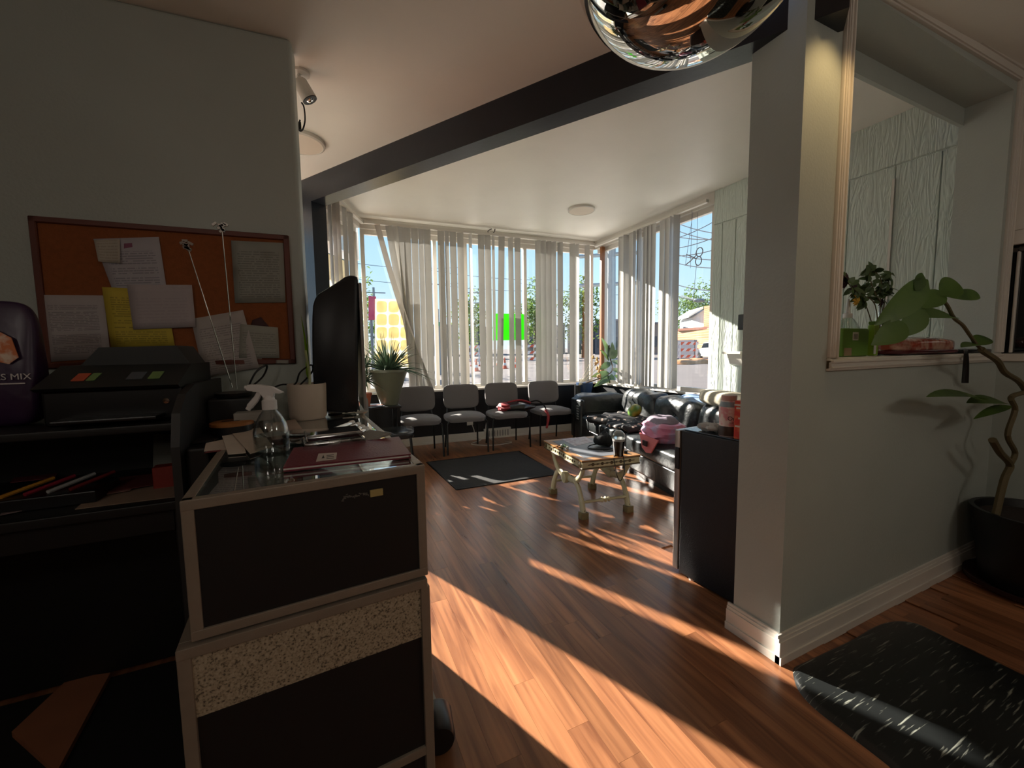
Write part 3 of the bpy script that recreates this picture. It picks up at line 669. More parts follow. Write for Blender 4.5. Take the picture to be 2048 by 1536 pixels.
cl = ['grey fabric stacking chair beside the big aloe pot', 'grey fabric stacking chair in front of the wall outlet', 'grey fabric stacking chair holding the red and black bag', 'grey fabric stacking chair next to the black sofa']
c0 = make_chair(cl[0])
for i, (x, y, rz) in enumerate(((.99, 5.02, -4), (1.58, 5.0, -7), (2.17, 4.97, -5), (2.83, 4.92, -3))):
    c = c0 if i == 0 else dup(c0, label=cl[i]); c.location = (x, y, 0); c.rotation_euler = (0, 0, math.radians(rz))
# black vinyl chair beside the counter
t = thing('vinyl_chair', 'black vinyl chair with grey side back standing by the bay window', 'chair', (.56, 4.32, 0), math.radians(80))
b = MB().blob((0, 0, .45), (.225, .235, .038), 26, 10, p=.4); b.build('seat', mat('black_vinyl', (30, 32, 34), .25, bump=(40, .1)), t)
MB().blob((0, .26, .68), (.2, .03, .15), 22, 10, p=.45).build('backrest', mat('grey_shell', (120, 118, 112), .5), t)
for sx in (-1, 1):
    for sy in (-1, 1): MB().tube([(sx*.21, sy*.22, 0), (sx*.19, sy*.19, .43)], .011, 8).build('leg', M_blackm, t)
    MB().tube([(sx*.18, .2, .43), (sx*.17, .26, .6)], .011, 8).build('back_post', M_blackm, t)
# rug
M_rug = mat('dark_ribbed_mat', (40, 39, 38), .9, noise=(30, .15)); ns, ln, p = nodes(M_rug)
tc = ns.new('ShaderNodeTexCoord'); wv = ns.new('ShaderNodeTexWave'); wv.inputs['Scale'].default_value = 16; wv.inputs['Distortion'].default_value = 3; wv.wave_type = 'RINGS'; wv.inputs['Detail'].default_value = 1
ck = ns.new('ShaderNodeTexChecker'); ck.inputs['Scale'].default_value = 30; ln.new(tc.outputs['Object'], ck.inputs[0])
bpn = ns.new('ShaderNodeBump'); bpn.inputs['Strength'].default_value = .8; bpn.inputs['Distance'].default_value = .01; ln.new(ck.outputs[1], bpn.inputs['Height']); ln.new(bpn.outputs[0], p.inputs['Normal'])
t = thing('door_mat', 'dark grey ribbed floor mat in front of the chairs', 'mat', (1.55, 4.05, 0))
MB().prism([(1.04, 3.561, .001), (2.12, 3.54, .001), (2.16, 4.58, .001), (.99, 4.60, .001)], (0, 0, .008)).build('pad', M_rug, t, world=True, smooth=False)
e = [(1.03, 3.55), (2.13, 3.53), (2.17, 4.59), (.98, 4.61), (1.03, 3.55)]
MB().tube([(x, y, .006) for x, y in e], .009, 6, flat=1).build('border', M_black, t, world=True)
# wall outlet, cord and floor vent
def bwo(px, py, o): return onv(px, py, BW0+Vector((0, -o)), BW1+Vector((0, -o)))
t = thing('wall_outlet', 'white wall outlet with plug under the second chair', 'outlet', bwo(940, 850, .0))
MB().rbox(bwo(934, 851, .012), bwo(946, 841, 0), .004).build('plate', M_white, t, world=True)
MB().tube(smoothpath([bwo(944, 849, .03), bwo(948, 860, .04), bwo(950, 872, .04), Vector((1.95, 5.40, .02)), Vector((1.75, 5.25, .006)), Vector((2.0, 5.05, .006)), Vector((2.3, 5.1, .006)), Vector((2.1, 5.3, .006)), bwo(972, 860, .04), bwo(975, 835, .04)]), .006, 6).build('cord', M_white, t, world=True)
t = thing('floor_vent', 'white register vent in the baseboard behind the third chair', 'vent', bwo(993, 880, .05))
a, b = bwo(969, 884, .05), bwo(1022, 880, .05); d = (b-a).normalized()
MB().wallbox(a, b, .002, .15, .03).build('frame', M_white, t, world=True, smooth=False)
for k in range(9):
    q = a+d*((b-a).length*(k+.7)/10); MB().wallbox(q, q+d*.012, .03, .12, -.006).build('slat', mat('vent_grey', (140, 138, 132), .6), t, world=True, smooth=False)
# red and black bag lying over the third chair
M_red = mat('red_bag_fabric', (150, 28, 34), .6, noise=(20, .2)); M_bagb = mat('shiny_black_bag', (20, 20, 22), .22, bump=(25, .5))
t = thing('handbag', 'red and black soft bag lying on the third grey chair', 'bag', (2.28, 4.92, .475), -.08)
MB().blob((.03, 0, .055), (.26, .15, .055), 26, 12, lambda d: 1+.1*math.sin(7*d.x)+.08*math.sin(9*d.y)).build('body', M_bagb, t)
MB().blob((-.17, -.02, .07), (.09, .13, .06), 18, 10, lambda d: 1+.12*math.sin(8*d.z+d.y*5)).build('red_flap', M_red, t)
MB().tube(smoothpath([(-.1, .05, .12), (.1, .08, .14), (.24, .02, .1)], 6), .014, 6).build('red_strap', M_red, t)
MB().tube(smoothpath([(.2, .05, .1), (.32, -.02, .13), (.40, -.08, .06), (.41, -.13, -.03)], 6), .01, 6).build('strap', M_bagb, t)
MB().tube(smoothpath([(.38, -.16, .02), (.40, -.2, -.05), (.39, -.21, -.15), (.37, -.21, -.23)], 6), [.018]*6+[.02]*6+[.016]*6+[.004], 6).build('red_tail', M_red, t)
# sofa
SR = math.radians(-12.5); SO = Vector((2.53, 2.08, 0))
t = thing('sofa', 'low black leather sofa with tufted back along the right window', 'sofa', SO, SR)
SL, SD = 2.86, .80
def wrinkle(b, amp, sx, sy, sz, seed=0):
    for v in b.v:
        n = math.sin(v.x*sx+seed)*math.sin(v.y*sy+2*seed)+.6*math.sin(v.y*sy*2.1+v.x*sx*.7+v.z*sz)+.5*math.sin(v.z*sz*1.7+seed+v.y*sy*.5)
        v += Vector((.3, .2, 1))*amp*n
    return b
def cushion(c, r, p=.35, n=44, m=22): return MB().blob(c, r, n, m, p=p)
MB().rbox((.03, .02, .05), (SD, SL-.08, .26), .03, 3).build('base', M_leather, t)
MB().box((.06, .05, 0), (SD-.03, SL-.12, .05)).build('plinth', M_black, t, smooth=False)
for k in range(2):
    y0 = .12+k*1.2
    wrinkle(cushion((.36, y0+.62, .335), (.385, .61, .095)), .006, 26, 30, 20, k).build('seat_cushion', M_leather, t)
MB().tube([(.0, .06, .255), (.0, SL-.45, .255)], .007, 6).build('piping', M_leather, t)
for k in range(3):
    y0 = .10+k*.79
    b = cushion((.68, y0+.40, .57), (.15, .41, .20), .5); wrinkle(b, .011, 17, 19, 15, k*2.1)
    for v in b.v:
        dy = (v.y-y0-.4)/.41; dz = (v.z-.57)/.2
        if v.x < .68: v.x += .07*math.exp(-((dy*3)**2+(dz*3)**2))
        v.x += .12*(v.z-.4)
    o = b.build('back_cushion', M_leather, t)
    MB().blob((.68-.15+.065+.02, y0+.40, .57), (.012, .014, .014), 10, 6).build('tuft_button', M_leather, o)
b = cushion((.40, SL-.15, .46), (.40, .17, .22), .42); wrinkle(b, .008, 14, 11, 17, 3)
for v in b.v: v.y += .09*(v.z-.3)
ar = b.build('arm', M_leather, t)
MB().tube([(.02, SL-.31, .44), (.4, SL-.315, .45), (.76, SL-.31, .44)], .006, 6).build('seam', M_leather, ar)
MB().rbox((.0, SL-.36, .06), (.07, SL+.02, .62), .03, 3).build('arm_front', M_leather, t)
b = MB()
for k in range(6): b.rbox((-.006, SL-.30, .34+k*.035), (.03, SL-.22, .36+k*.035), .008, 2)
b.build('lacing', mat('pale_leather_lace', (150, 150, 146), .3), t)
b = cushion((.40, .06, .42), (.40, .13, .2), .42); b.build('arm', M_leather, t)
def sofa_pt(x, y, z): return SO+Matrix.Rotation(SR, 3, 'Z') @ Vector((x, y, z))
# cream cushion on the sofa back, blue cloth, mango, dress, pink purse
M_cream = mat('cream_cushion_cloth', (206, 198, 176), .8, noise=(10, .06), bump=(120, .2))
q = sofa_pt(.80, .62, .80)
b = MB().blob((0, 0, 0), (.24, .34, .085), 34, 14, p=.62); b.xf(Matrix.Translation(q) @ Matrix.Rotation(math.radians(-12), 4, 'Z') @ Matrix.Rotation(.18, 4, 'Y'))
tag(b.build('throw_cushion', M_cream), 'cream cushion lying on top of the sofa back under the window', 'cushion')
M_blue = mat('pale_blue_cloth', (122, 150, 190), .8, noise=(14, .15))
q = sofa_pt(.84, 1.1, .76)
tag(wrinkle(MB().blob(q, (.12, .28, .035), 30, 10, p=.6), .008, 30, 24, 20).build('folded_cloth', M_blue), 'pale blue cloth bunched on the sofa back beside the cream cushion', 'cloth')
M_mango = mat('green_yellow_fruit', (94, 132, 52), .35, col2=(214, 160, 56), noise=(3.2, .1))
q = sofa_pt(.40, 1.78, .56)
t = thing('mango', 'large green and yellow mango on the black floral dress', 'fruit', q-Vector((0, 0, .07)))
MB().blob(q, (.10, .075, .072), 26, 16, lambda d: 1+.12*d.x*d.z+.08*d.x).xf(Matrix.Translation(q) @ Matrix.Rotation(.3, 4, 'Z') @ Matrix.Rotation(-.25, 4, 'Y') @ Matrix.Translation(-q)).build('fruit', M_mango, t, world=True)
MB().tube(smoothpath([q+Vector((-.05, 0, .06)), q+Vector((-.055, 0, .10)), q+Vector((-.085, 0, .115))], 4), .006, 6).build('stalk', mat('fruit_stalk', (120, 128, 90), .7), t, world=True)
M_dress = mat('black_floral_dress', (22, 21, 23), .75, noise=(26, .1), col2=(22, 21, 23)); ns, ln, p = nodes(M_dress)
vo = ns.new('ShaderNodeTexVoronoi'); vo.inputs['Scale'].default_value = 15; tc = ns.new('ShaderNodeTexCoord'); ln.new(tc.outputs['Object'], vo.inputs['Vector'])
rp = ns.new('ShaderNodeValToRGB'); rp.color_ramp.interpolation = 'CONSTANT'; e_ = rp.color_ramp.elements; e_[0].color = lin((196, 176, 164))+(1,); e_[1].position = .27; e_[1].color = lin((20, 19, 21))+(1,); ln.new(vo.outputs['Distance'], rp.inputs[0]); ln.new(rp.outputs[0], p.inputs['Base Color'])
b = MB().blob(sofa_pt(.32, 1.62, .445), (.34, .55, .055), 46, 18, lambda d: 1+.12*math.sin(9*d.x+3*d.y)+.1*math.sin(11*d.y), p=.7); wrinkle(b, .016, 23, 19, 10)
tag(b.build('floral_dress', M_dress), 'black dress with pale flowers heaped on the sofa seat', 'clothing')
M_pink = mat('pink_bag_plastic', (226, 140, 170), .35, noise=(9, .2), col2=(200, 170, 204)); M_coral = mat('coral_pink', (236, 128, 130), .5)
q = sofa_pt(.10, .72, .43); t = thing('pink_bag', 'pink and lilac bag with coral flap on the sofa seat edge', 'bag', q, SR)
b = MB().blob((.06, .08, .09), (.17, .2, .11), 30, 16, lambda d: 1+.08*math.sin(9*d.z+4*d.y), p=.7); wrinkle(b, .008, 30, 28, 30); b.build('body', M_pink, t)
b = MB().blob((.06, .1, .17), (.13, .16, .06), 26, 12, p=.75); wrinkle(b, .012, 33, 30, 30, 2); b.build('grey_top', mat('grey_lilac_cloth', (166, 152, 168), .7, noise=(12, .15)), t)
MB().prism([(-.12, -.12, .05), (-.12, .2, .06), (-.15, .1, -.06), (-.155, .02, -.09), (-.15, -.05, -.08)], (.012, 0, 0)).build('coral_flap', M_coral, t, smooth=False)
MB().rbox((-.165, .0, -.03), (-.15, .07, .02), .003).build('dark_patch', mat('dark_red_patch', (50, 24, 28), .5), t)
# blue magazine on the sofa seat
tag(sheet('x', [sofa_pt(.40, .1, .445), sofa_pt(.42, .6, .45), sofa_pt(.72, .6, .452), sofa_pt(.70, .1, .448)], .006, M_blue, nu=3, nv=3).build('magazine', mat('glossy_blue_page', (170, 196, 226), .3)), 'glossy pale blue magazine lying on the sofa seat', 'magazine')
# side table with curule legs
TC = Vector((1.958, 2.765, 0)); TR = math.radians(-6.5)
t = thing('side_table', 'cream and gilt side table with curved crossed legs in front of the sofa', 'table', TC, TR)
M_gilt = mat('antique_cream_paint', (198, 188, 152), .45, noise=(14, .16), bump=(50, .2)); M_gd = mat('dark_gilding', (84, 66, 34), .5, noise=(20, .2)); M_top = mat('walnut_veneer', (176, 122, 66), .3, noise=(6, .2)); M_blue2 = mat('grey_leather_inlay', (110, 112, 118), .4)
TW, TL, TH = .50, .725, .475
ap = MB().rbox((-TW/2, -TL/2, TH-.062), (TW/2, TL/2, TH), .004, 2).build('apron', M_gilt, t)
MB().rbox((-TW/2-.006, -TL/2-.006, TH-.004), (TW/2+.006, TL/2+.006, TH+.006), .003, 2).build('tabletop', M_top, t)
MB().box((-TW/2+.05, -TL/2+.06, TH+.006), (TW/2-.05, TL/2-.06, TH+.0075)).build('inlay', M_blue2, t, smooth=False)
for s_ in (-1, 1):
    for z in (TH-.06, TH-.006):
        MB().rbox((-TW/2-.004, s_*TL/2-.005, z-.005), (TW/2+.004, s_*TL/2+.005, z+.005), .002, 1).build('dark_edge', M_gd, ap)
        MB().rbox((s_*TW/2-.005, -TL/2-.004, z-.005), (s_*TW/2+.005, TL/2+.004, z+.005), .002, 1).build('dark_edge', M_gd, ap)
    b = MB()
    for k in range(9):
        x = -.16+k*.04; b.blob((x, s_*(TL/2+.001), TH-.032), (.013, .005, .006 if k % 2 else .013), 10, 6)
    b.tube([(-.2, s_*(TL/2+.002), TH-.032), (.2, s_*(TL/2+.002), TH-.032)], .003, 5); b.build('carving', M_gd, ap)
    b = MB()
    for k in range(13):
        y = -.24+k*.04; b.blob((s_*(TW/2+.001), y, TH-.032), (.005, .012, .013 if k % 2 else .007), 10, 6)
    b.build('carving', M_gd, ap)
    for s2 in (-1, 1):
        o = MB().lathe([(.024, 0), (.024, .006), (.015, .008), (.008, .012), (0, .012)], 16, (s_*(TW/2), s2*(TL/2-.035), TH-.032), (s_, 0, 0)).build('rosette', M_gd, ap)
    x = s_*.20
    def arc(pts): return smoothpath([(x, y, z) for y, z in pts], 7)
    # bowl-shaped upper arms, arched lower legs
    for s2 in (-1, 1):
        MB().tube(arc([(0, .245), (s2*.12, .25), (s2*.22, .30), (s2*.275, .37), (s2*.29, .42)]), [.018]*15+[.015]*14, 10, flat=1.3).build('upper_arm', M_gilt, t)
        lg = MB().tube(arc([(0, .235), (s2*.10, .262), (s2*.19, .235), (s2*.25, .15), (s2*.285, .05), (s2*.29, .03)]), [.015]*8+[.018]*14+[.021]*14, 10, flat=1.25).build('leg', M_gilt, t)
        MB().tube(arc([(s2*.08, .283), (s2*.19, .258), (s2*.262, .16), (s2*.305, .06)]), .0045, 6).build('leg_moulding', M_gd, lg)
        MB().rbox((x-.032, s2*.29-.03, 0), (x+.032, s2*.29+.03, .055), .006, 2).build('foot', mat('bronzed_foot', (128, 112, 76), .45, noise=(14, .2)), lg)
    MB().lathe([(.045, -.02), (.05, 0), (.045, .02), (.03, .026), (.012, .032), (0, .032)], 18, (x+s_*.015, 0, .245), (s_, 0, 0)).build('rosette', M_gilt, t)
    MB().rbox((x-.02, -.05, .215), (x+.02, .05, .275), .012, 2).build('hub_band', M_gilt, t)
for s2 in (-1, 1):
    prof = [(.008, -.19), (.013, -.15), (.010, -.12), (.012, -.05), (.022, -.03), (.012, -.015), (.024, 0), (.012, .015), (.022, .03), (.012, .05), (.010, .12), (.013, .15), (.008, .19)]
    MB().lathe(prof, 12, (0, s2*.275, .125), (1, 0, 0)).build('stretcher', M_gilt, t)
def tpt(px, py, z=.482): return onz(px, py, z)
# things on the side table
q = tpt(1237, 911); t = thing('iced_drink_cup', 'clear cup of dark iced drink with domed lid on the side table', 'cup', q)
M_cola = mat('dark_drink', (16, 11, 10), .15)
MB().lathe([(.037, .003), (.0475, .115), (0, .115)], 22).build('drink', M_cola, t); MB().lathe([(.038, 0), (.0505, .135), (.053, .137), (.051, .14), (.049, .135)], 24).build('cup', glassmat('thin_cup_plastic', (.95, .95, .95), .5, .03), t)
MB().lathe([(.046, .116), (.048, .134), (0, .134)], 20).build('foam', mat('pale_foam', (176, 172, 168), .7, noise=(40, .3)), t)
MB().lathe([(.054, .138), (.054, .146), (.047, .168), (.027, .192), (.012, .198)], 22).build('lid', M_clear, t)
q = tpt(1127, 897); t = thing('key_charm', 'key ring with green leaf charm on the side table', 'keys', q)
b = MB(); rr = random.Random(4)
for k in range(22): b.leaf((rr.uniform(-.03, .03), rr.uniform(-.03, .03), rr.uniform(.0, .025)), (rr.gauss(0, 1), rr.gauss(0, 1), .4), (0, 0, 1), .035, .018, .2, .1, 3)
b.build('leaves', mat('plastic_leaf_green', (64, 92, 44), .5), t); MB().tube([(.05*math.cos(a)-.04, .02+.02*math.sin(a), .012+.008*math.sin(2*a)) for a in [k*.45 for k in range(15)]], .004, 6).build('ring', mat('brass', (150, 100, 50), .3, metal=.8), t)
MB().blob((.02, -.03, .012), (.014, .012, .01), 10, 6).blob((.0, .03, .018), (.01, .01, .012), 10, 6).build('white_beads', M_white, t)
def tqs(l, z=.4835): return [onz(x, y, z) for x, y in l]
o = sheet('x', tqs([(1150, 892), (1188, 883), (1170, 873), (1122, 878)]), .004, M_paper, nu=2, nv=2).build('leaflet', mat('printed_leaflet', (196, 190, 196), .5, noise=(25, .1), col2=(170, 150, 160))); tag(o, 'pale printed leaflet lying on the side table', 'leaflet')
q = tpt(1207, 893); t = thing('black_pouch', 'small black pouch with trailing cord on the side table', 'pouch', q)
b = MB().blob((.02, .02, .055), (.085, .075, .055), 26, 14, lambda d: 1+.1*math.sin(6*d.x)); wrinkle(b, .006, 40, 38, 30); b.build('body', mat('black_mesh_cloth', (17, 17, 18), .8, bump=(150, .4)), t)
MB().tube(smoothpath([(-.05, .0, .03), (-.12, .03, .015), (-.16, -.02, .006), (-.08, -.09, .005), (.0, -.12, .005), (-.05, -.16, .005), (-.1, -.13, .005)], 6), .005, 6).build('cord', M_black, t)
q = tpt(1258, 906); t = thing('earbud', 'small white round clip beside the iced drink', 'clip', q); MB().lathe([(.0, 0), (.014, .002), (.016, .008), (.012, .012), (0, .013)], 16).xf(Matrix.Translation((0, 0, .012)) @ Matrix.Rotation(1.1, 4, 'X')).build('disc', M_clear, t); MB().blob((-.03, .01, .01), (.022, .018, .012), 12, 8).build('case', M_black, t)
q = tpt(1240, 913)
t = thing('hanging_cord', 'thin black cord loop hanging over the table edge by the drink', 'cord', tpt(1230, 918)+Vector((0, -.02, 0)))
w_ = lambda px, py: ony(px, py, 2.385)
MB().tube(smoothpath([tpt(1228, 910, .487), w_(1228, 920), w_(1231, 935), w_(1233, 948), w_(1240, 962), w_(1248, 948), w_(1249, 930), tpt(1247, 912, .487)], 6), .0035, 6).build('cord', M_black, t, world=True)
# mini fridge against the partition
t = thing('mini_fridge', 'black mini fridge with silver door against the partition wall', 'fridge', (1.79, 1.215, 0), math.radians(3))
M_fr = mat('black_fridge_side', (14, 14, 16), .42, noise=(40, .1), bump=(180, .12)); M_st = mat('silver_fridge_door', (176, 168, 160), .3, metal=.7, noise=(50, .05))
MB().rbox((0, 0, .02), (.46, .40, .845), .006, 2).build('body', M_fr, t)
dr = MB().rbox((-.002, .405, .03), (.462, .445, .845), .008, 2).build('door', M_st, t)
MB().rbox((-.006, .408, .62), (.004, .438, .745), .004, 2).build('handle_recess', M_black, dr)
MB().rbox((.01, .01, .845), (.45, .39, .852), .004, 2).build('top_panel', mat('fridge_top_reflection_tint', (70, 76, 84), .2), t)  # grey-blue tint stands in for bluish reflections on the top
for x in (.03, .43):
    for y in (.03, .33): MB().lathe([(.02, 0), (.02, .02)], 12, (x, y, 0)).build('foot', M_white, t)
# canister and carton on the fridge
q = Vector((1.845, 1.385, .852)); t = thing('creamer_bottle', 'pink and white patterned bottle with pale cap on the fridge', 'bottle', q)
M_cr = mat('white_pink_print', (232, 214, 208), .4, noise=(30, .1), col2=(222, 150, 156))
MB().lathe([(.044, 0), (.047, .01), (.047, .035), (.043, .06), (.046, .12), (.046, .15), (.036, .178), (.033, .182)], 28).build('body', M_cr, t); MB().lathe([(.0475, .004), (.0478, .034), (.0445, .052)], 28).build('lower_band', mat('dark_brown_print', (70, 52, 40), .4), t)
MB().lathe([(.034, .182), (.036, .184), (.036, .205), (.033, .208), (0, .208)], 28).build('cap', mat('pale_pink_cap', (206, 160, 150), .45), t); MB().lathe([(.0462, .151), (.0375, .176)], 28).build('grey_band', mat('grey_print_band', (150, 162, 170), .4), t)
vd = (q-CAM).normalized(); vd.z = 0; vd.normalize(); xr = Vector((-vd.y, vd.x, 0))*-1
text('Or', .030, frame_M(q-vd*.0475+Vector((0, 0, .085))+xr*.012, xr, (0, 0, 1)), mat('brown_letters', (70, 36, 30), .5), 'lettering', t)
text('CO', .016, frame_M(q-vd*.0475+Vector((0, 0, .068))+xr*.016, xr, (0, 0, 1)), MATS['brown_letters'], 'lettering', t)
q = Vector((1.835, 1.305, .852)); t = thing('red_carton', 'red snack carton with white print beside the pink bottle on the fridge', 'carton', q, .2)
M_rc = mat('red_carton_print', (204, 62, 50), .45, noise=(30, .1), col2=(216, 110, 70))
MB().rbox((-.03, -.035, 0), (.03, .025, .19), .003, 1).build('box', M_rc, t)
for z, w_2 in ((.165, .04), (.15, .03), (.1, .02), (.06, .034)): MB().box((-.0312, -.015, z), (-.0302, -.015+w_2, z+.008)).build('white_print', M_white, t, smooth=False)
# crumpled papers on the fridge
q = Vector((1.86, 1.50, .854)); b = MB().blob(q+Vector((0, 0, .02)), (.05, .06, .022), 18, 10, lambda d: 1+.25*math.sin(9*d.x+7*d.y)); tag(b.build('crumpled_tissue', M_paper), 'crumpled white tissue on the fridge beside the pink bottle', 'tissue')
o = sheet('x', [(1.92, 1.44, .856), (2.2, 1.44, .856), (2.2, 1.60, .858), (1.92, 1.60, .858)], .003, M_paper).build('envelope', mat('pale_blue_paper', (186, 198, 214), .5)); tag(o, 'pale blue paper sheet on top of the fridge', 'paper')
# small bracket shelf and dark frame on the panelled wall
t = thing('wall_shelf', 'small white bracket shelf on the panelled wall over the sofa', 'shelf', (RX, 2.90, 1.14))
MB().rbox((RX-.12, 2.78, 1.235), (RX, 2.99, 1.26), .004).build('board', M_white, t, world=True)
MB().prism([(RX, 2.80, 1.235), (RX-.10, 2.80, 1.235), (RX-.08, 2.80, 1.20), (RX-.05, 2.80, 1.13), (RX, 2.80, 1.11)], (0, .15, 0)).build('bracket', M_white, t, world=True, smooth=False)
q = onx(1489, 640, RX-.03); tag(MB().rbox((RX-.05, 2.70, q.z-.1), (RX-.01, 2.87, q.z+.06), .006).build('wall_speaker', M_black), 'small black box fixed to the panelled wall above the white shelf', 'speaker')
# ------------------------------------------------------------------ COUNTER (glass-topped display case on a base)
KA = math.radians(4.35); KO = Vector((.208, 1.0, 0)); KX = Vector((math.cos(KA), math.sin(KA), 0)); KY = Vector((-math.sin(KA)*.8, math.cos(KA), 0)).normalized()
KW, KD, KZ = .490, 1.29, 1.015
M_case = mat('black_case_panel', (17, 17, 18), .55, noise=(60, .15)); M_alu2 = mat('dull_aluminium_edge', (150, 138, 124), .45, metal=.35, noise=(30, .1), bump=(60, .1))
M_gran = mat('speckled_stone_laminate', (150, 138, 118), .6, noise=(3, .1)); ns, ln, p = nodes(M_gran)
tc = ns.new('ShaderNodeTexCoord'); nz = ns.new('ShaderNodeTexNoise'); nz.inputs['Scale'].default_value = 230; nz.inputs['Detail'].default_value = 2; rp = ns.new('ShaderNodeValToRGB'); e_ = rp.color_ramp.elements
e_[0].position = .34; e_[0].color = lin((84, 74, 60))+(1,); e_[1].position = .44; e_[1].color = lin((150, 136, 114))+(1,); e3 = e_.new(.66); e3.color = lin((174, 160, 138))+(1,)
ln.new(tc.outputs['Object'], nz.inputs['Vector']); ln.new(nz.outputs[0], rp.inputs[0]); ln.new(rp.outputs[0], p.inputs['Base Color'])
t = thing('display_case', 'aluminium framed glass-top display case with black end panel standing on a base', 'counter', KO, KA)
T = t
FW_ = .022                                # frame width
def bar(a, b, nm='frame_bar', m=M_alu2, par=None): return MB().rbox(a, b, .003, 2).build(nm, m, par or T)
CZ0 = .722
sk = -.05                                 # the long side runs slightly inwards
for x in (-KW, -FW_): bar((x, 0, CZ0), (x+FW_, .02, KZ))
for z in (CZ0, KZ-FW_): bar((-KW, -.001, z), (0, .021, z+FW_))
for x in (-KW, -FW_):
    for z in (CZ0, KZ-.012): bar((x, .02, z), (x+FW_, KD, z+.012))
    bar((x, KD-.02, CZ0), (x+FW_, KD, KZ))
for z in (CZ0, KZ-.012): bar((-KW, KD-.02, z), (0, KD, z+.012))
MB().rbox((-KW+.01, .004, CZ0+.01), (-.01, .014, KZ-.01), .001, 1).build('end_panel', M_case, T)
MB().box((-KW+.01, .02, KZ-.007), (-.01, KD-.01, KZ-.0015)).build('glass_top', glassmat('case_glass', (.80, .86, .84), 1.7, .0), T, smooth=False)
MB().box((-.008, .02, CZ0+.015), (-.004, KD-.01, KZ-.012)).build('side_glass', M_glass, T, smooth=False)
MB().box((-KW+.002, .02, CZ0+.01), (-KW+.006, KD-.01, KZ-.012)).build('back_panel', M_case, T, smooth=False)
MB().box((-KW+.006, .02, CZ0+.005), (-.01, KD-.01, CZ0+.012)).build('case_floor', mat('dark_case_floor', (44, 46, 46), .3), T, smooth=False)
MB().rbox((-.135, -.0015, .955), (-.105, .004, .972), .001, 1).build('tape_scrap', mat('yellowed_tape', (176, 156, 100), .6), T)
b = MB(); rr = random.Random(9)
for k in range(40): x = -.20+rr.random()*.07; z = .962+rr.gauss(0, .003); b.box((x, .0028, z), (x+.002+rr.random()*.004, .004, z+.001+rr.random()*.002))
b.build('scuff_marks', mat('pale_scuff', (110, 104, 96), .7), T, smooth=False)
# things inside the case, faint under the glass
for k, (x, y, r, h, m, lb) in enumerate(((-.36, .16, .055, .09, M_clear, 'round clear jar inside the display case'), (-.2, .42, .05, .10, M_white, 'white tub inside the display case'), (-.34, .7, .045, .12, M_chrome, 'silver can inside the display case'))):
    q = KO+Matrix.Rotation(KA, 3, 'Z') @ Vector((x, y, CZ0+.012)); tag(MB().lathe([(r, 0), (r, h*.8), (r*.8, h*.86), (r*.8, h), (0, h)], 20, q).build('stock_jar', m), lb, 'jar')
t = thing('counter_base', 'counter base with speckled stone band and black panel under the display case', 'counter', KO, KA)
T = t
BW_ = .515
MB().box((-BW_+.005, .012, .06), (.0, 1.15, .70)).build('body', M_case, T, smooth=False)
bar((-BW_, -.006, .692), (-.004, .02, .716)); bar((-BW_, .02, .70), (-.004, 1.16, .716), 'top_rail')
for x in (-BW_, -.022): bar((x, -.004, .06), (x+.024, .014, .694), 'corner_bar')
bar((-BW_+.02, -.002, .225), (-.02, .012, .25), 'mid_bar')
MB().box((-BW_+.02, .002, .558), (-.02, .0125, .694)).build('stone_band', M_gran, T, smooth=False)
MB().box((-BW_+.02, .006, .25), (-.02, .0125, .558)).build('black_panel', M_case, T, smooth=False)
MB().box((-BW_+.03, .02, 0), (-.02, 1.12, .06)).build('plinth', M_black, T, smooth=False)
bar((-.006, .02, .20), (.003, 1.14, .222), 'side_bar'); bar((-.006, .02, .68), (.003, 1.14, .70), 'side_bar')
# black rubber roll standing behind the counter foot
q = onz(862, 1497, .0); q = Vector((.335, 1.12, 0))
t = thing('floor_roll', 'black rubber wheel with a pale mat edge beside the counter foot', 'roll', q)
MB().lathe([(.0, -.06), (.045, -.06), (.05, -.05), (.05, .05), (.045, .06), (0, .06)], 24, (-.06, .12, .05), (.15, 1, 0)).build('roll', M_black, t)
MB().prism([(-.10, .15, .012), (-.03, .15, .012), (-.05, .6, .012), (-.10, .6, .012)], (0, 0, .01)).build('mat_edge', mat('grey_mat_edge', (150, 148, 140), .6), t, smooth=False)
def kp(px, py, z=KZ): return onz(px, py, z)
# ---- things on the counter
# old bulky television seen from its side
TVY = 1.99
prof = [(716.5, 560), (715, 553.5), (709, 550.5), (700, 550), (690, 553), (680, 560), (663, 571), (646, 581.5), (636, 588), (630, 597), (626, 610), (624.3, 637), (624, 680), (625, 730), (628, 790), (634, 815), (650, 824), (700, 828), (714, 826), (717, 815)]
pts = [ony(x, y, TVY) for x, y in prof]
t = thing('television', 'bulky black television seen from its side on the counter', 'television', pts[17])
M_tv = mat('black_tv_casing', (17, 20, 25), .38, noise=(30, .1), bump=(300, .08))
b = MB(); n = len(pts); rings = []
cx_ = sum((q.x for q in pts))/n; cz_ = sum((q.z for q in pts))/n
for k, (dy, sc_) in enumerate(((0, .93), (.004, .975), (.012, 1.0), (.44, 1.0), (.448, .97), (.452, .92))):
    for q in pts: b.v.append(Vector((pts[0].x+(q.x-pts[0].x)*(1-(1-sc_)*.9) if False else cx_+(q.x-cx_)*sc_, TVY+dy, cz_+(q.z-cz_)*(1-(1-sc_)*.45))))
for k in range(5):
    for i in range(n): b.f.append((k*n+i, k*n+(i+1) % n, (k+1)*n+(i+1) % n, (k+1)*n+i))
b.f += [tuple(range(n))[::-1], tuple(range(5*n, 6*n))]
b.build('casing', M_tv, t, world=True, ang=50)
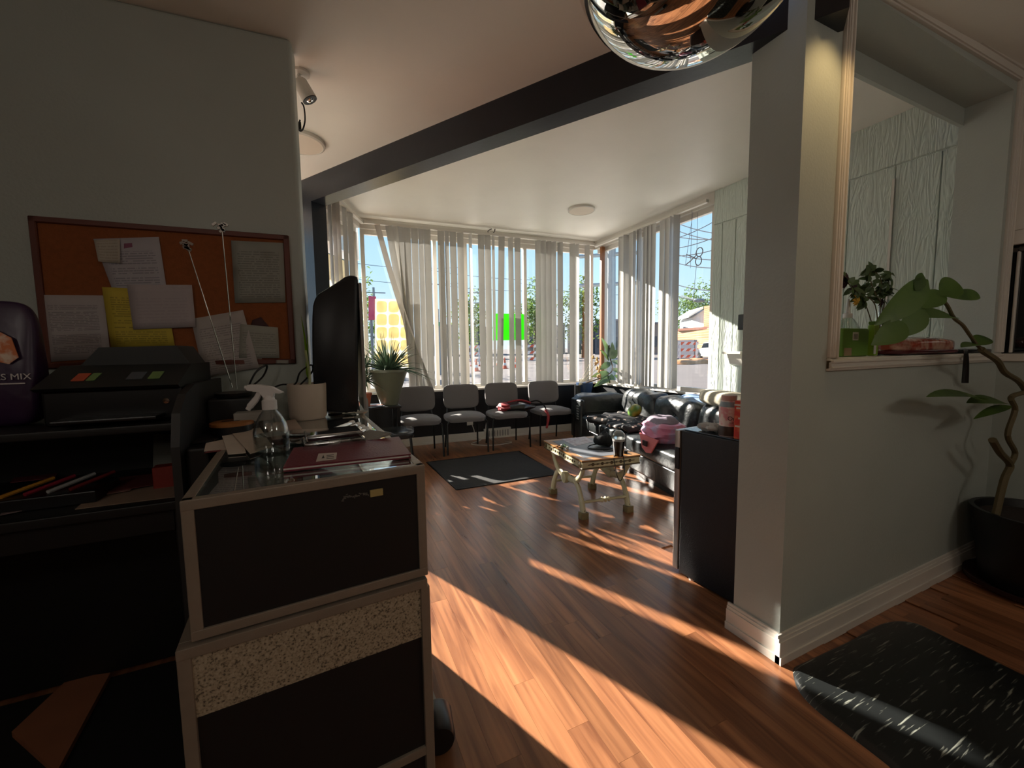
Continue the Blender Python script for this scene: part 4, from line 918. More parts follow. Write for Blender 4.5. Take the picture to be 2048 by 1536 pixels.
MB().rbox((pts[0].x+.000, TVY+.004, pts[18].z+.01), (pts[0].x+.014, TVY+.45, pts[0].z-.01), .004, 2).build('front_bezel', mat('grey_tv_bezel', (150, 150, 148), .4), t, world=True)
MB().box((pts[0].x+.013, TVY+.03, pts[18].z+.04), (pts[0].x+.0155, TVY+.42, pts[0].z-.03)).build('screen', mat('dark_screen', (10, 11, 13), .08), t, world=True, smooth=False)
MB().rbox((-.02, TVY+.1, KZ), (.08, TVY+.34, pts[17].z+.01), .006).build('stand', M_black, t, world=True)
# white pot with a thin plant
q = kp(617, 836); q.z = KZ; t = thing('potted_bamboo', 'white cylinder pot with a thin green shoot beside the television', 'plant', q)
M_pot = mat('off_white_ceramic', (196, 182, 166), .5, noise=(12, .08))
MB().lathe([(.068, 0), (.074, .01), (.078, .15), (.076, .154), (.070, .15), (.068, .13), (0, .13)], 30).build('pot', M_pot, t); MB().lathe([(0, .132), (.069, .132)], 20).build('soil', mat('potting_soil', (50, 38, 30), .95, bump=(60, .6)), t)
M_lime = transl('lime_leaf', (150, 196, 40), .6, .5)
MB().tube(smoothpath([(.01, .02, .13), (.012, .03, .2), (.0, .04, .3)], 5), .006, 6).build('shoot', mat('pale_stem', (190, 196, 150), .5), t)
b = MB().leaf((.006, .03, .17), (.02, .1, 1), (-1, -.4, 0), .2, .035, .02, .1, 8).leaf((.004, .035, .24), (-.02, .1, 1), (1, -.4, 0), .22, .022, .05, .1, 8); b.build('leaf', M_lime, t)
# spray bottle
q = kp(545, 902); q.z = KZ; t = thing('spray_bottle', 'clear spray bottle with white trigger on the counter', 'bottle', q, math.radians(-8))
M_wp = mat('white_trigger_plastic', (226, 222, 220), .4)
MB().lathe([(.043, .0), (.046, .006), (.047, .04), (.046, .06), (.040, .085), (.028, .108), (.018, .122), (.016, .132), (.0135, .132), (.0155, .122), (.026, .107), (.038, .084), (.0445, .06), (.0445, .04), (.043, .006), (0, .004)], 30).build('bottle', M_clear, t)
MB().lathe([(.042, .006), (.0435, .04), (.0435, .05), (0, .05)], 28).build('water', glassmat('water', (.9, .93, .93), 1.5, .02), t)
MB().lathe([(.0195, .124), (.0195, .15), (.015, .153), (.013, .165)], 24).build('collar', M_wp, t)
hd = MB(); hd.prism([(-.055, -.011, .189), (-.050, -.011, .198), (-.02, -.011, .197), (.01, -.011, .190), (.038, -.011, .172), (.03, -.011, .170), (.014, -.011, .172), (.012, -.011, .160), (-.012, -.011, .160), (-.022, -.011, .176), (-.052, -.011, .182)], (0, .022, 0)); hd.build('trigger_head', M_wp, t)
MB().tube(smoothpath([(-.022, 0, .178), (-.032, 0, .158), (-.048, 0, .138), (-.056, 0, .126)], 5), [.008]*6+[.009]*6+[.007]*4, 8).build('trigger', M_wp, t)
MB().tube([(0, 0, .16), (.005, 0, .012)], .002, 6).build('dip_tube', M_clear, t)
MB().tube([(-.06, 0, .190), (-.052, 0, .190)], .006, 8).build('nozzle', M_wp, t)
# burgundy binder with card
M_bur = mat('burgundy_leatherette', (112, 26, 44), .5, noise=(18, .1), bump=(150, .15))
t = thing('binder', 'flat burgundy menu binder on the counter edge', 'binder', kp(700, 915))
c = [kp(*q, KZ+.0) for q in ((567, 945), (822, 917), (798, 881), (588, 904))]
MB().prism([q+Vector((0, 0, .001)) for q in c], (0, 0, .004)).build('back_cover', M_bur, t, world=True, smooth=False)
MB().prism([q.lerp(c[0], .02)+Vector((0, 0, .005)) for q in c], (0, 0, .004)).build('pages', M_paper, t, world=True, smooth=False)
MB().prism([q+Vector((0, 0, .009)) for q in c], (0, 0, .004)).build('front_cover', M_bur, t, world=True, smooth=False)
M_text = None
def printed(name, base, ink, nlines, margin=.08, head=.0, seed=0, amt=.5):
    """paper whose print is rows of broken dark strokes, laid out in its own UV"""
    if name in MATS: return MATS[name]
    m = mat(name, base, .75, noise=(14, .05)); ns, ln, p = nodes(m)
    uv = ns.new('ShaderNodeUVMap'); sp = ns.new('ShaderNodeSeparateXYZ'); ln.new(uv.outputs[0], sp.inputs[0])
    def M(op, a, b=None, c=None):
        n = ns.new('ShaderNodeMath'); n.operation = op
        for i, v in enumerate((a, b, c)):
            if v is None: continue
            if isinstance(v, (int, float)): n.inputs[i].default_value = v
            else: ln.new(v, n.inputs[i])
        return n.outputs[0]
    U, V = sp.outputs[0], sp.outputs[1]
    ro = M('MULTIPLY', V, nlines); fr = M('FRACT', ro); fl_ = M('FLOOR', ro)
    row = M('MULTIPLY', M('GREATER_THAN', fr, .35), M('LESS_THAN', fr, .8))
    cb = ns.new('ShaderNodeCombineXYZ'); ln.new(M('MULTIPLY', U, 22.), cb.inputs[0]); ln.new(M('MULTIPLY', fl_, 3.7), cb.inputs[1]); cb.inputs[2].default_value = seed
    nz = ns.new('ShaderNodeTexNoise'); nz.inputs['Scale'].default_value = 1.; nz.inputs['Detail'].default_value = 1; ln.new(cb.outputs[0], nz.inputs['Vector'])
    ink_ = M('MULTIPLY', row, M('GREATER_THAN', nz.outputs[0], .42))
    cb2 = ns.new('ShaderNodeCombineXYZ'); ln.new(M('MULTIPLY', fl_, .37), cb2.inputs[1]); cb2.inputs[2].default_value = seed+5
    nz2 = ns.new('ShaderNodeTexNoise'); nz2.inputs['Scale'].default_value = 1.3; ln.new(cb2.outputs[0], nz2.inputs['Vector'])
    ink_ = M('MULTIPLY', ink_, M('GREATER_THAN', nz2.outputs[0], .40))
    for a in (M('GREATER_THAN', U, margin), M('LESS_THAN', U, 1-margin), M('GREATER_THAN', V, .06), M('LESS_THAN', V, .94-head)): ink_ = M('MULTIPLY', ink_, a)
    mx = ns.new('ShaderNodeMix'); mx.data_type = 'RGBA'; ln.new(M('MULTIPLY', ink_, amt), mx.inputs[0]); src = p.inputs['Base Color'].links[0].from_socket; ln.new(src, mx.inputs[6]); mx.inputs[7].default_value = lin(ink)+(1,); ln.new(mx.outputs[2], p.inputs['Base Color'])
    return m
def kq(l, z): return [onz(x, y, z) for x, y in l]
t = thing('business_card', 'cream business card lying on the burgundy binder', 'card', kp(652, 914, KZ+.0135))
sheet('x', kq([(632, 923), (672, 918), (674, 905), (637, 907)], KZ+.0145), .0008, M_paper).build('card', mat('cream_card', (206, 194, 184), .6), t, world=True, smooth=False)
MB().prism(kq([(643, 917), (649, 916), (647, 910)], KZ+.0146), (0, 0, .0003)).build('emblem', mat('dark_print', (50, 44, 44), .6), t, world=True, smooth=False)
for k in range(3): MB().prism(kq([(653, 918-k*3.2), (668, 916.4-k*3.2), (668, 915.4-k*3.2), (653, 917-k*3.2)], KZ+.0146), (0, 0, .0003)).build('print_line', MATS['dark_print'], t, world=True, smooth=False)
# loose papers and envelopes fanned behind the bottle
for k, (l, lb, col) in enumerate((([(408, 902), (452, 898), (446, 879), (412, 886)], 'folded cream note sticking out behind the spray bottle', (196, 182, 168)), ([(456, 908), (492, 905), (480, 866), (444, 872)], 'cream envelope fanned out behind the spray bottle', (200, 188, 174)), ([(500, 907), (545, 893), (520, 855), (462, 864)], 'large plain envelope lying behind the spray bottle', (190, 176, 160)), ([(545, 880), (612, 868), (590, 838), (530, 848)], 'pale card lying in front of the white pot', (170, 150, 134)))):
    z = KZ+.002+k*.0025
    o = sheet('x', kq(l, z), .002, M_paper, nu=3, nv=3).build('envelope' if k else 'note', mat('stationery_%d' % k, col, .8)); tag(o, lb, 'paper')
o = sheet('x', kq([(408, 906), (440, 902), (450, 893), (425, 896)], KZ+.001), .001, M_paper).build('postcard', mat('dark_red_card', (120, 46, 48), .6)); tag(o, 'dark red card edge under the cream note on the counter', 'card')
# clear plastic clamshell packs
M_shell = glassmat('clamshell_plastic', (.84, .86, .86), 3.5, .08)
def clam(label, px, py, L, W, Hh, rz, inner):
    q = kp(px, py); q.z = KZ+.001; t = thing('clamshell_pack', label, 'packaging', q, rz, 'clear plastic packs on the counter')
    b = MB(); b.rbox((-L/2, -W/2, 0), (L/2, W/2, Hh*.6), .008, 2); b.build('tray', M_shell, t); MB().rbox((-L/2+.006, -W/2+.006, Hh*.6), (L/2-.006, W/2-.006, Hh), .008, 2).build('lid', M_shell, t)
    rr = random.Random(int(px))
    for k in range(5):
        x = -L/2+.02+k*(L-.04)/4; MB().blob((x, rr.uniform(-W*.2, W*.2), Hh*.35), (.018, .016, Hh*.25), 12, 8).build('content', inner[k % len(inner)], t)
br1 = mat('brown_goods', (92, 66, 50), .6); br2 = mat('dark_plum_goods', (46, 30, 34), .4); wh = mat('pale_goods', (190, 186, 178), .5)
clam('wide clear plastic pack holding brown bits beside the burgundy binder', 668, 893, .17, .12, .05, .1, (br1, br2, wh))
clam('narrow clear plastic pack between the spray bottle and wide pack', 606, 884, .11, .09, .035, -.3, (wh, br1))
for k, (px, py) in enumerate(((688, 858), (700, 862), (708, 868), (716, 873))):
    q = kp(px, py); t = thing('plastic_tube', 'slim clear tube with white cap lying behind the clear packs', 'tube', q, math.radians(60), 'row of slim tubes on the counter')
    MB().tube([(-.06, 0, .012), (.045, 0, .012)], .009, 10).build('tube', M_shell, t); MB().tube([(.045, 0, .012), (.07, 0, .012)], .010, 10).build('cap', M_white, t); MB().tube([(-.055, 0, .012), (.04, 0, .012)], .005, 8).build('core', M_white, t)
# folded grey newspaper near the edge
o = sheet('x', [kp(712, 888, KZ+.004), kp(782, 866, KZ+.03), kp(735, 858, KZ+.004), kp(700, 870, KZ+.004)], .006, M_paper, nu=4, nv=4).build('newspaper', mat('grey_newsprint', (150, 146, 138), .85, noise=(60, .15))); tag(o, 'folded grey newspaper curling over the counter edge', 'newspaper')
q = kp(700, 829); t = thing('key_bunch', 'bunch of silver keys by the television', 'keys', q)
for k in range(4): MB().rbox((-.03, -.004, .002+k*.003), (.03, .004, .004+k*.003), .001, 1, Matrix.Rotation(.5*k-.7, 4, 'Z')).build('key', M_chrome, t)
MB().tube([(.015*math.cos(a), .015*math.sin(a)+.03, .006) for a in [k*.4 for k in range(17)]], .0015, 5).build('ring', M_chrome, t)
q = kp(722, 828); t = thing('plastic_dish', 'small white plastic scoop on the counter edge by the television', 'dish', q); MB().lathe([(0, .002), (.02, .003), (.034, .012), (.032, .012), (.018, .005), (0, .004)], 18).build('bowl', M_white, t); MB().rbox((-.08, -.005, .008), (-.03, .005, .012), .002).build('handle', M_white, t)
# memo stick holder with foil flags
q = Vector((-.345, 1.86, 1.135)); t = thing('memo_stick_holder', 'black dish holding two wire sticks with foil ends', 'holder', q)
MB().lathe([(.055, 0), (.06, .008), (.062, .018), (.05, .02), (0, .016)], 24).build('dish', M_black, t)
for (p0, p1, nm) in (((465, 775), (377, 500), 0), ((474, 778), (444, 462), 1)):
    a, b = ony(*p0, 1.86), ony(*p1, 1.86); a.z = max(a.z, q.z+.015); MB().tube([a, b], .0022, 6).build('wire_stick', M_chrome, t, world=True)
    d = (b-a).normalized(); f_ = MB(); rr = random.Random(nm); 
    for k in range(9): f_.rbox(b+d*(k*.004)-Vector((.01, .002, .004)), b+d*(k*.004)+Vector((.008, .004, .006)), .001, 1, Matrix.Translation(b) @ Matrix.Rotation(rr.uniform(-.9, .9), 4, 'Y') @ Matrix.Translation(-b))
    f_.build('foil_tip', M_chrome, t, world=True)
q = Vector((-.335, 1.74, 1.03)); t = thing('round_tin', 'round tin with orange wood-toned lid behind the spray bottle', 'tin', Vector((q.x, q.y, KZ)))
MB().lathe([(.062, 0), (.062, .03), (0, .03)], 28).build('tin', M_black, t); MB().lathe([(.068, .03), (.068, .04), (.062, .043), (0, .043)], 28).build('lid', mat('orange_wood_lid', (168, 108, 52), .5, noise=(8, .2)), t); MB().rbox((-.03, -.008, .0432), (.025, .012, .0445), .001, 1).build('label', mat('dark_label', (70, 52, 40), .6), t)
# dark workbench that carries the tins and the memo holder behind the counter
M_desk = mat('dark_desk_laminate', (17, 16, 16), .5, noise=(10, .15)); M_desk2 = mat('charcoal_side_panel', (44, 44, 44), .55, noise=(20, .1))
t = thing('side_cabinet', 'charcoal cabinet with rounded top edge behind the display case', 'cabinet', (-.36, 1.8, 0))
MB().rbox((-.428, 1.55, 0), (-.365, 2.08, 1.005), .01, 2).build('body', M_desk, t, world=True)
MB().rbox((-.428, 1.62, 1.004), (-.362, 2.08, 1.015), .004, 1).build('top', M_desk, t, world=True)
MB().rbox((-.42, 1.80, 1.015), (-.28, 2.07, 1.135), .01, 2).build('riser', M_desk, t, world=True)
pts2 = [(-.43, 1.52, .05), (-.43, 2.09, .05), (-.43, 2.09, 1.20), (-.43, 1.72, 1.20), (-.43, 1.62, 1.175), (-.43, 1.55, 1.12), (-.43, 1.52, 1.02)]
MB().prism(pts2, (-.022, 0, 0)).build('side_panel', M_desk2, t, world=True, smooth=False)
q = Vector((-.30, 1.92, 1.17)); tag(MB().rbox((-.33, 1.74, 1.05), (-.21, 1.80, 1.085), .004).build('calculator_box', mat('off_white_box', (150, 146, 140), .6)), 'small off-white box on the cabinet behind the spray bottle', 'box')
# cables behind the pot
t = thing('cable_tangle', 'thin black cables looping over the cabinet behind the white pot', 'cable', (-.2, 2.0, 1.03))
MB().tube(smoothpath([(-.32, 1.95, 1.14), (-.29, 2.0, 1.22), (-.25, 2.03, 1.25), (-.27, 2.04, 1.20), (-.33, 2.02, 1.145)], 6), .004, 6).build('cord', M_black, t, world=True)
MB().tube(smoothpath([ony(520, 790, 2.0), ony(560, 770, 2.02), ony(590, 768, 2.02), ony(600, 745, 2.02), ony(622, 730, 2.02), ony(624, 744, 2.02), ony(600, 770, 2.02)], 6), .004, 6).build('cord', M_black, t, world=True)
# ------------------------------------------------------------------ DESK WITH PRINTER (left)
t = thing('desk', 'dark desk unit with raised printer shelf under the cork board', 'desk', (-.95, 1.85, 0))
MB().rbox((-1.75, 1.55, .815), (-.455, 2.10, .845), .005, 2).build('desktop', M_desk, t, world=True)
MB().rbox((-1.75, 1.60, 1.06), (-.455, 2.10, 1.085), .005, 2).build('shelf', M_desk, t, world=True)
MB().box((-1.75, 2.07, .02), (-.455, 2.09, 1.08)).build('back_panel', M_desk, t, world=True, smooth=False)
MB().rbox((-.475, 1.58, 0), (-.455, 2.08, .815), .004).build('side_panel', M_desk, t, world=True)
MB().rbox((-1.75, 1.58, 0), (-1.73, 2.08, 1.08), .004).build('side_panel', M_desk, t, world=True)
MB().rbox((-1.73, 1.58, .74), (-.475, 1.60, .815), .004).build('apron', M_desk, t, world=True)
# printer
t = thing('printer', 'black office printer with sloped control panel on the desk shelf', 'printer', (-.66, 1.82, 1.085))
M_pr = mat('printer_charcoal', (34, 37, 36), .45, noise=(40, .1))
X0, X1 = -.80, -.455
MB().rbox((X0, 1.68, 1.085), (X1, 2.04, 1.20), .012, 2).build('body', M_black, t, world=True)
MB().prism([(X0, 1.64, 1.205), (X0, 1.80, 1.27), (X0, 2.04, 1.27), (X0, 2.04, 1.195), (X0, 1.66, 1.195)], (X1-X0, 0, 0)).build('scanner_lid', M_pr, t, world=True, smooth=False)
MB().prism([(-.76, 1.82, 1.27), (-.71, 1.82, 1.33), (-.50, 1.82, 1.335), (-.465, 1.82, 1.27)], (0, .2, 0)).build('document_feeder', M_pr, t, world=True, smooth=False)
for (x0, x1, m) in ((-.73, -.70, mat('orange_sticker', (200, 92, 60), .6)), (-.695, -.675, mat('green_sticker', (120, 150, 90), .6)), (-.60, -.56, mat('grey_screen', (90, 96, 104), .3)), (-.545, -.515, MATS['green_sticker'])):
    MB().prism([(x0, 1.685, 1.224), (x1, 1.685, 1.224), (x1, 1.735, 1.2445), (x0, 1.735, 1.2445)], (0, -.001, .002)).build('panel_key', m, t, world=True, smooth=False)
MB().lathe([(.009, 0), (.009, .004), (0, .005)], 14, (-.50, 1.68, 1.15), (0, -1, 0)).build('round_button', M_chrome, t, world=True)
MB().rbox((X0+.05, 1.60, 1.10), (X1-.05, 1.70, 1.112), .004).build('paper_tray', M_black, t, world=True)
# snack pouch
q = Vector((-.92, 1.82, 1.085)); t = thing('snack_pouch', 'dark purple snack pouch with white lettering beside the printer', 'pouch', q)
M_pu = mat('purple_foil_pouch', (52, 26, 62), .35, noise=(8, .15), bump=(14, .3))
b = MB().blob((-.945, 1.80, 1.28), (.105, .05, .195), 30, 20, p=.4); 
for v in b.v: v.y = 1.80+(v.y-1.80)*(1-.75*max(0, (v.z-1.25)/.26))
b.build('pouch', M_pu, t, world=True)
fm = frame_M((-.865, 1.748, 1.245), (1, 0, 0), (0, 0, 1))
text('TES MIX', .027, frame_M((-.893, 1.7475, 1.232), (1, 0, 0), (0, 0, 1)), mat('pouch_white_ink', (210, 205, 205), .6), 'lettering', t)
MB().rbox((-1.0, 1.7470, 1.218), (-.86, 1.7480, 1.222), .0003, 1).build('tagline', MATS['pouch_white_ink'], t, world=True)
MB().prism([(-.98, 1.7465, 1.31), (-.89, 1.7465, 1.28), (-.868, 1.7465, 1.30), (-.88, 1.749, 1.36), (-.92, 1.750, 1.39), (-.97, 1.749, 1.38)], (0, .003, 0)).build('picture', mat('orange_food_print', (206, 116, 66), .5, noise=(30, .2), col2=(220, 200, 180)), t, world=True, smooth=False)
# desk clutter
def dq(l, z=.847): return [onz(x, y, z) for x, y in l]
cl_ = [([(150, 1018), (360, 992), (340, 960), (190, 985)], (150, 128, 110), 'long cream magazine on the desk edge'), ([(0, 1030), (120, 1005), (140, 980), (20, 990)], (130, 110, 110), 'pale sheet on the desk corner'), ([(140, 1000), (260, 980), (280, 960), (180, 970)], (140, 100, 90), 'pinkish folder on the desk'), ([(210, 985), (330, 965), (330, 945), (230, 955)], (96, 36, 34), 'dark red leaflet on the desk'), ([(20, 965), (110, 955), (120, 935), (40, 940)], (110, 40, 48), 'crimson packet on the desk')]
for k, (l, col, lb) in enumerate(cl_):
    o = sheet('x', dq(l, .848+k*.003), .002, M_paper, nu=2, nv=2).build('desk_paper', mat('desk_paper_%d' % k, col, .7, noise=(20, .15))); tag(o, lb, 'paper')
t = thing('red_carton', 'red box with grey lettering standing on the desk', 'box', (-.50, 1.72, .845), .1)
MB().rbox((-.065, 0, 0), (.02, .05, .075), .002, 1).build('box', mat('dark_red_carton', (138, 42, 32), .5, noise=(20, .15)), t)
text('lgaezo', .02, Matrix.Translation((-.565+.04, 1.7185, .895)) @ frame_M((0, 0, 0), (1, .1, 0), (0, 0, 1)), mat('grey_ink', (150, 146, 140), .6), 'lettering', t)
tag(sheet('x', [(-.64, 1.95, .85), (-.49, 1.95, .85), (-.49, 2.02, .965), (-.65, 2.02, .99)], .003, M_paper).build('desk_card', mat('grey_card', (120, 120, 112), .7)), 'grey card leaning against the desk back', 'card')
q = Vector((-.80, 1.72, .845)); t = thing('desk_tray', 'dark tray of pens and packets on the desk', 'tray', q); MB().rbox((-.12, -.08, 0), (.12, .08, .04), .006).build('tray', M_black, t)
for k, col in enumerate(((196, 140, 50), (150, 40, 60), (170, 170, 170), (120, 40, 40))): MB().tube([(-.1+k*.05, -.05, .045), (-.04+k*.05, .07, .06)], .006, 6).build('pen', mat('pen_%d' % k, col, .4), t)
# wooden board on the floor by the desk
c = [onz(*q, .0) for q in ((25, 1478), (115, 1560), (222, 1358), (140, 1368))]
tag(MB().rbox((-1.7, .72, .0005), (-.33, 2.06, .006), .003, 1).build('floor_shade_sheet', mat('black_shade_tone', (13, 13, 13), .8, noise=(30, .1))), 'dark sheet on the floor standing in for the shade under the desk', 'mat')  # dark sheet added in place of the deep shade under the desk
tag(MB().prism([q+Vector((0, 0, .007)) for q in c], (0, 0, .02)).build('wooden_board', mat('brown_board', (168, 108, 78), .6, noise=(6, .2)), smooth=False), 'brown wooden board lying on the floor by the desk', 'board')
# ------------------------------------------------------------------ CORK BOARD AND PAPERS
LN = Vector((-(LWB-LWA).y, (LWB-LWA).x, 0)).normalized()*-1      # towards the camera
def lw(px, py, o=0.0): 
    a = LWA+LN.xy*o; b = LWB+LN.xy*o; return onv(px, py, a, b)
a, b = lw(62, 432), lw(580, 476); zt_, zb_ = 1.832, 1.255
ea, eb = Vector((-1.008, 2.18)), Vector((-.142, 2.116)); 
t = thing('cork_board', 'framed cork notice board on the grey wall', 'notice board', ((ea.x+eb.x)/2, (ea.y+eb.y)/2, zb_), math.atan2(eb.y-ea.y, eb.x-ea.x))
M_cork = mat('cork', (150, 84, 40), .9, noise=(70, .18), bump=(200, .3)); M_cf = mat('red_brown_frame', (104, 50, 34), .5, noise=(10, .15))
L = (eb-ea).length
MB().box((-L/2, -.008, 0), (L/2, 0, zt_-zb_)).build('cork', M_cork, t, smooth=False)
for q0, q1 in (((-L/2, 0), (L/2, .022)), ((-L/2, zt_-zb_-.022), (L/2, zt_-zb_)), ((-L/2, 0), (-L/2+.022, zt_-zb_)), ((L/2-.022, 0), (L/2, zt_-zb_))):
    MB().rbox((q0[0], -.018, q0[1]), (q1[0], 0, q1[1]), .003, 1).build('frame', M_cf, t)
def pin(label, l, m, off, nm='pinned_paper', curl=0., parts=None):
    c = [lw(x, y, off) for x, y in l]
    b = MB(); n_ = LN
    def fn(u, v):
        q = (c[0]*(1-u)+c[1]*u)*(1-v)+(c[3]*(1-u)+c[2]*u)*v
        return q+n_*(curl*(abs(u-.5)*2)**2*(1-v)+.001)
    b.grid(fn, 6, 6, uv=True); o = b.build(nm, m); o.modifiers.new('thickness', 'SOLIDIFY').thickness = .0006
    return tag(o, label, 'paper')
pin('white form with flag emblem and torn stub pinned on the cork board', [(248, 640), (343, 640), (318, 474), (187, 478)], printed('form_print', (176, 172, 178), (90, 88, 100), 34, .1, .1, 1), .012)
o = MB().prism([lw(248, 497, .014), lw(265, 494, .014), lw(264, 486, .014), lw(248, 487, .014)], tuple(LN*.0008)).build('flag_emblem', mat('red_blue_emblem', (130, 70, 96), .6), None, smooth=False); o.parent = bpy.data.objects['pinned_paper']; o.location = o.location-o.parent.location
pin('small cream stub covering the corner of the flag form', [(200, 524), (243, 527), (240, 478), (188, 480)], printed('stub_print', (180, 172, 158), (120, 110, 100), 8, .1, 0, 2, .35), .016, curl=.01)
pin('white typed sheet with rounded corner pinned low on the cork board', [(96, 724), (222, 716), (208, 591), (75, 590)], printed('typed_print', (176, 168, 168), (84, 80, 88), 40, .12, .08, 3), .012)
pin('yellow notice sheet pinned at the middle of the cork board', [(222, 694), (350, 692), (330, 580), (204, 574)], printed('yellow_print', (196, 174, 62), (90, 84, 40), 26, .1, .1, 4, .5), .015)
pin('plain lilac-white envelope pinned over the yellow notice', [(267, 659), (392, 654), (384, 570), (254, 569)], printed('env_print', (178, 168, 170), (150, 140, 146), 14, .1, .2, 5, .25), .020)
pin('typed letter in a clear sleeve pinned high on the cork board', [(470, 606), (571, 605), (567, 486), (462, 481)], printed('letter_print', (150, 152, 144), (84, 84, 84), 26, .1, .08, 6), .012)
pin('crooked invoice with black logo pinned under the memo sticks', [(410, 752), (520, 735), (486, 620), (382, 638)], printed('invoice_print', (176, 168, 164), (110, 104, 104), 26, .1, .14, 7), .014, curl=.012)
pin('pale form pinned beside the crooked invoice', [(478, 716), (559, 716), (556, 655), (480, 648)], printed('form2_print', (160, 160, 150), (110, 108, 104), 14, .08, .1, 8), .018)
pin('white sheet peeking out below the pale form', [(420, 755), (526, 733), (522, 700), (470, 712)], printed('sheet_print', (176, 166, 152), (120, 112, 104), 10, .08, .1, 9), .010)
pin('small grey label at the lower frame of the cork board', [(552, 727), (577, 727), (577, 720), (552, 720)], mat('grey_label', (150, 146, 138), .6), .022)
pin('dark red card tucked behind the pale form', [(500, 655), (540, 655), (522, 634), (505, 640)], mat('maroon_card', (70, 34, 36), .7), .011)
# ------------------------------------------------------------------ CEILING FITTINGS
M_disc = mat('opal_lamp_diffuser', (214, 200, 182), .5, noise=(5, .03))
def disc(label, c, r, zc_):
    t = thing('ceiling_light', label, 'lamp', (c[0], c[1], zc_)); MB().lathe([(r, 0), (r, -.022), (r-.012, -.028), (r-.014, -.024)], 40).build('rim', M_white, t); MB().lathe([(0, -.025), (r-.013, -.025)], 40).build('diffuser', M_disc, t); return t
disc('flat round ceiling light over the waiting chairs', (2.913, 4.27), .165, Z2)
disc('flat round ceiling light beyond the cork board wall', (-.115, 3.05), .155, Z1)
q = Vector((-.062, 2.33, Z1)); t = thing('ceiling_spotlight', 'white cylinder spotlight with dangling cable on the ceiling edge', 'lamp', q)
MB().lathe([(.04, 0), (.04, -.012), (0, -.014)], 20).build('base', M_white, t)
a_, b_ = onv(600, 165, (-.07, 2.33), (.5, 2.33)), onv(620, 200, (-.07, 2.33), (.5, 2.33)); ax = (b_-a_)
MB().tube([q, q.lerp(a_, .5)+Vector((-.01, 0, 0)), a_], .009, 8).build('arm', M_white, t, world=True)
MB().lathe([(.028, 0), (.034, .01), (.036, .085), (.036, .092)], 24, a_-ax.normalized()*.01, ax).build('housing', M_white, t, world=True); MB().lathe([(.036, 0), (.035, .004), (.028, .003), (0, .002)], 24, a_+ax.normalized()*.082, ax).build('lens_ring', M_black, t, world=True); MB().lathe([(.018, .0), (.012, .006), (0, .008)], 16, a_+ax.normalized()*.085, ax).build('lens', M_chrome, t, world=True)
MB().tube(smoothpath([onv(x, y, (-.07, 2.33), (.5, 2.33)) for x, y in ((603, 205), (608, 215), (610, 240), (606, 258), (600, 262), (597, 255), (600, 240))], 5), .004, 6).build('cable', M_black, t, world=True)
MB().rbox(onv(597, 258, (-.07, 2.33), (.5, 2.33)), onv(602, 243, (-.07, 2.33), (.5, 2.33))+Vector((0, .02, 0)), .003).build('connector', M_black, t, world=True)
# chrome globe pendant
PC = CAM+ray(1388, -172)*.66; PR = .204
t = thing('pendant_lamp', 'mirrored chrome globe pendant hanging from the salon ceiling', 'lamp', PC-Vector((0, 0, PR)))
MB().blob(PC, (PR, PR, PR), 64, 40).build('globe', mat('mirror_chrome_globe', (206, 204, 198), .015, metal=1., noise=(2, .01)), t, world=True, ang=80)
MB().lathe([(.045, 0), (.045, .05), (.02, .07), (.012, .075)], 24, PC+Vector((0, 0, PR-.01))).build('cap', M_chrome, t, world=True)
MB().tube([PC+Vector((0, 0, PR+.06)), Vector((PC.x, PC.y, zc(PC.x)))], .004, 6).build('cord', M_black, t, world=True)
MB().lathe([(.06, 0), (.06, -.02), (0, -.025)], 24, (PC.x, PC.y, zc(PC.x))).build('canopy', M_chrome, t, world=True)
# unseen globe lamps added behind the viewer to fill the dark side
M_fill_opal = bpy.data.materials.new('opal_fill_glow'); M_fill_opal.use_nodes = True; pp_ = M_fill_opal.node_tree.nodes['Principled BSDF']; pp_.inputs['Base Color'].default_value = (.9, .88, .84, 1)
pp_.inputs['Emission Color'].default_value = (1.0, .90, .78, 1); pp_.inputs['Emission Strength'].default_value = 8.0
def globe(label, x, y, z, r=.15):
    t = thing('fill_globe', label, 'lamp', (x, y, z-r), group='unseen globe lamps added for fill'); MB().blob((0, 0, r), (r, r, r), 32, 20).build('globe', M_fill_opal, t, ang=80)
    MB().lathe([(.035, 0), (.035, .04), (.01, .05)], 20, (0, 0, 2*r-.01)).build('cap', M_chrome, t); MB().tube([(0, 0, 2*r+.03), (0, 0, zc(x)-z+r)], .004, 6).build('cord', M_black, t)
globe('added unseen fill globe over the salon floor near the desk', -1.6, -.9, 2.15); globe('added unseen fill globe by the rear salon wall', .6, -2.3, 2.15); globe('added unseen fill globe near the side windows', 2.5, -1.3, 2.15)
q = Vector((1.765, .70, zc(1.765)-.02)); t = thing('added_ceiling_spot', 'unseen warm ceiling spot added to wash the partition beside the beam end', 'lamp', q)  # unseen spot added for the amber glow on the partition
MB().lathe([(.03, .02), (.03, 0), (.026, -.05), (.022, -.05), (.022, -.02), (0, -.02)], 20).build('housing', M_chrome, t)
sp = bpy.data.lights.new('spot_light', 'SPOT'); sp.energy = 7.0; sp.color = (1.0, .66, .30); sp.spot_size = math.radians(62); sp.spot_blend = .9; sp.shadow_soft_size = .02
spo = bpy.data.objects.new('spot_light', sp); COL.objects.link(spo); spo.parent = t; spo.location = (0, 0, -.055); spo.rotation_euler = Vector((0, -.27, .5)).to_track_quat('Z', 'Y').to_euler()
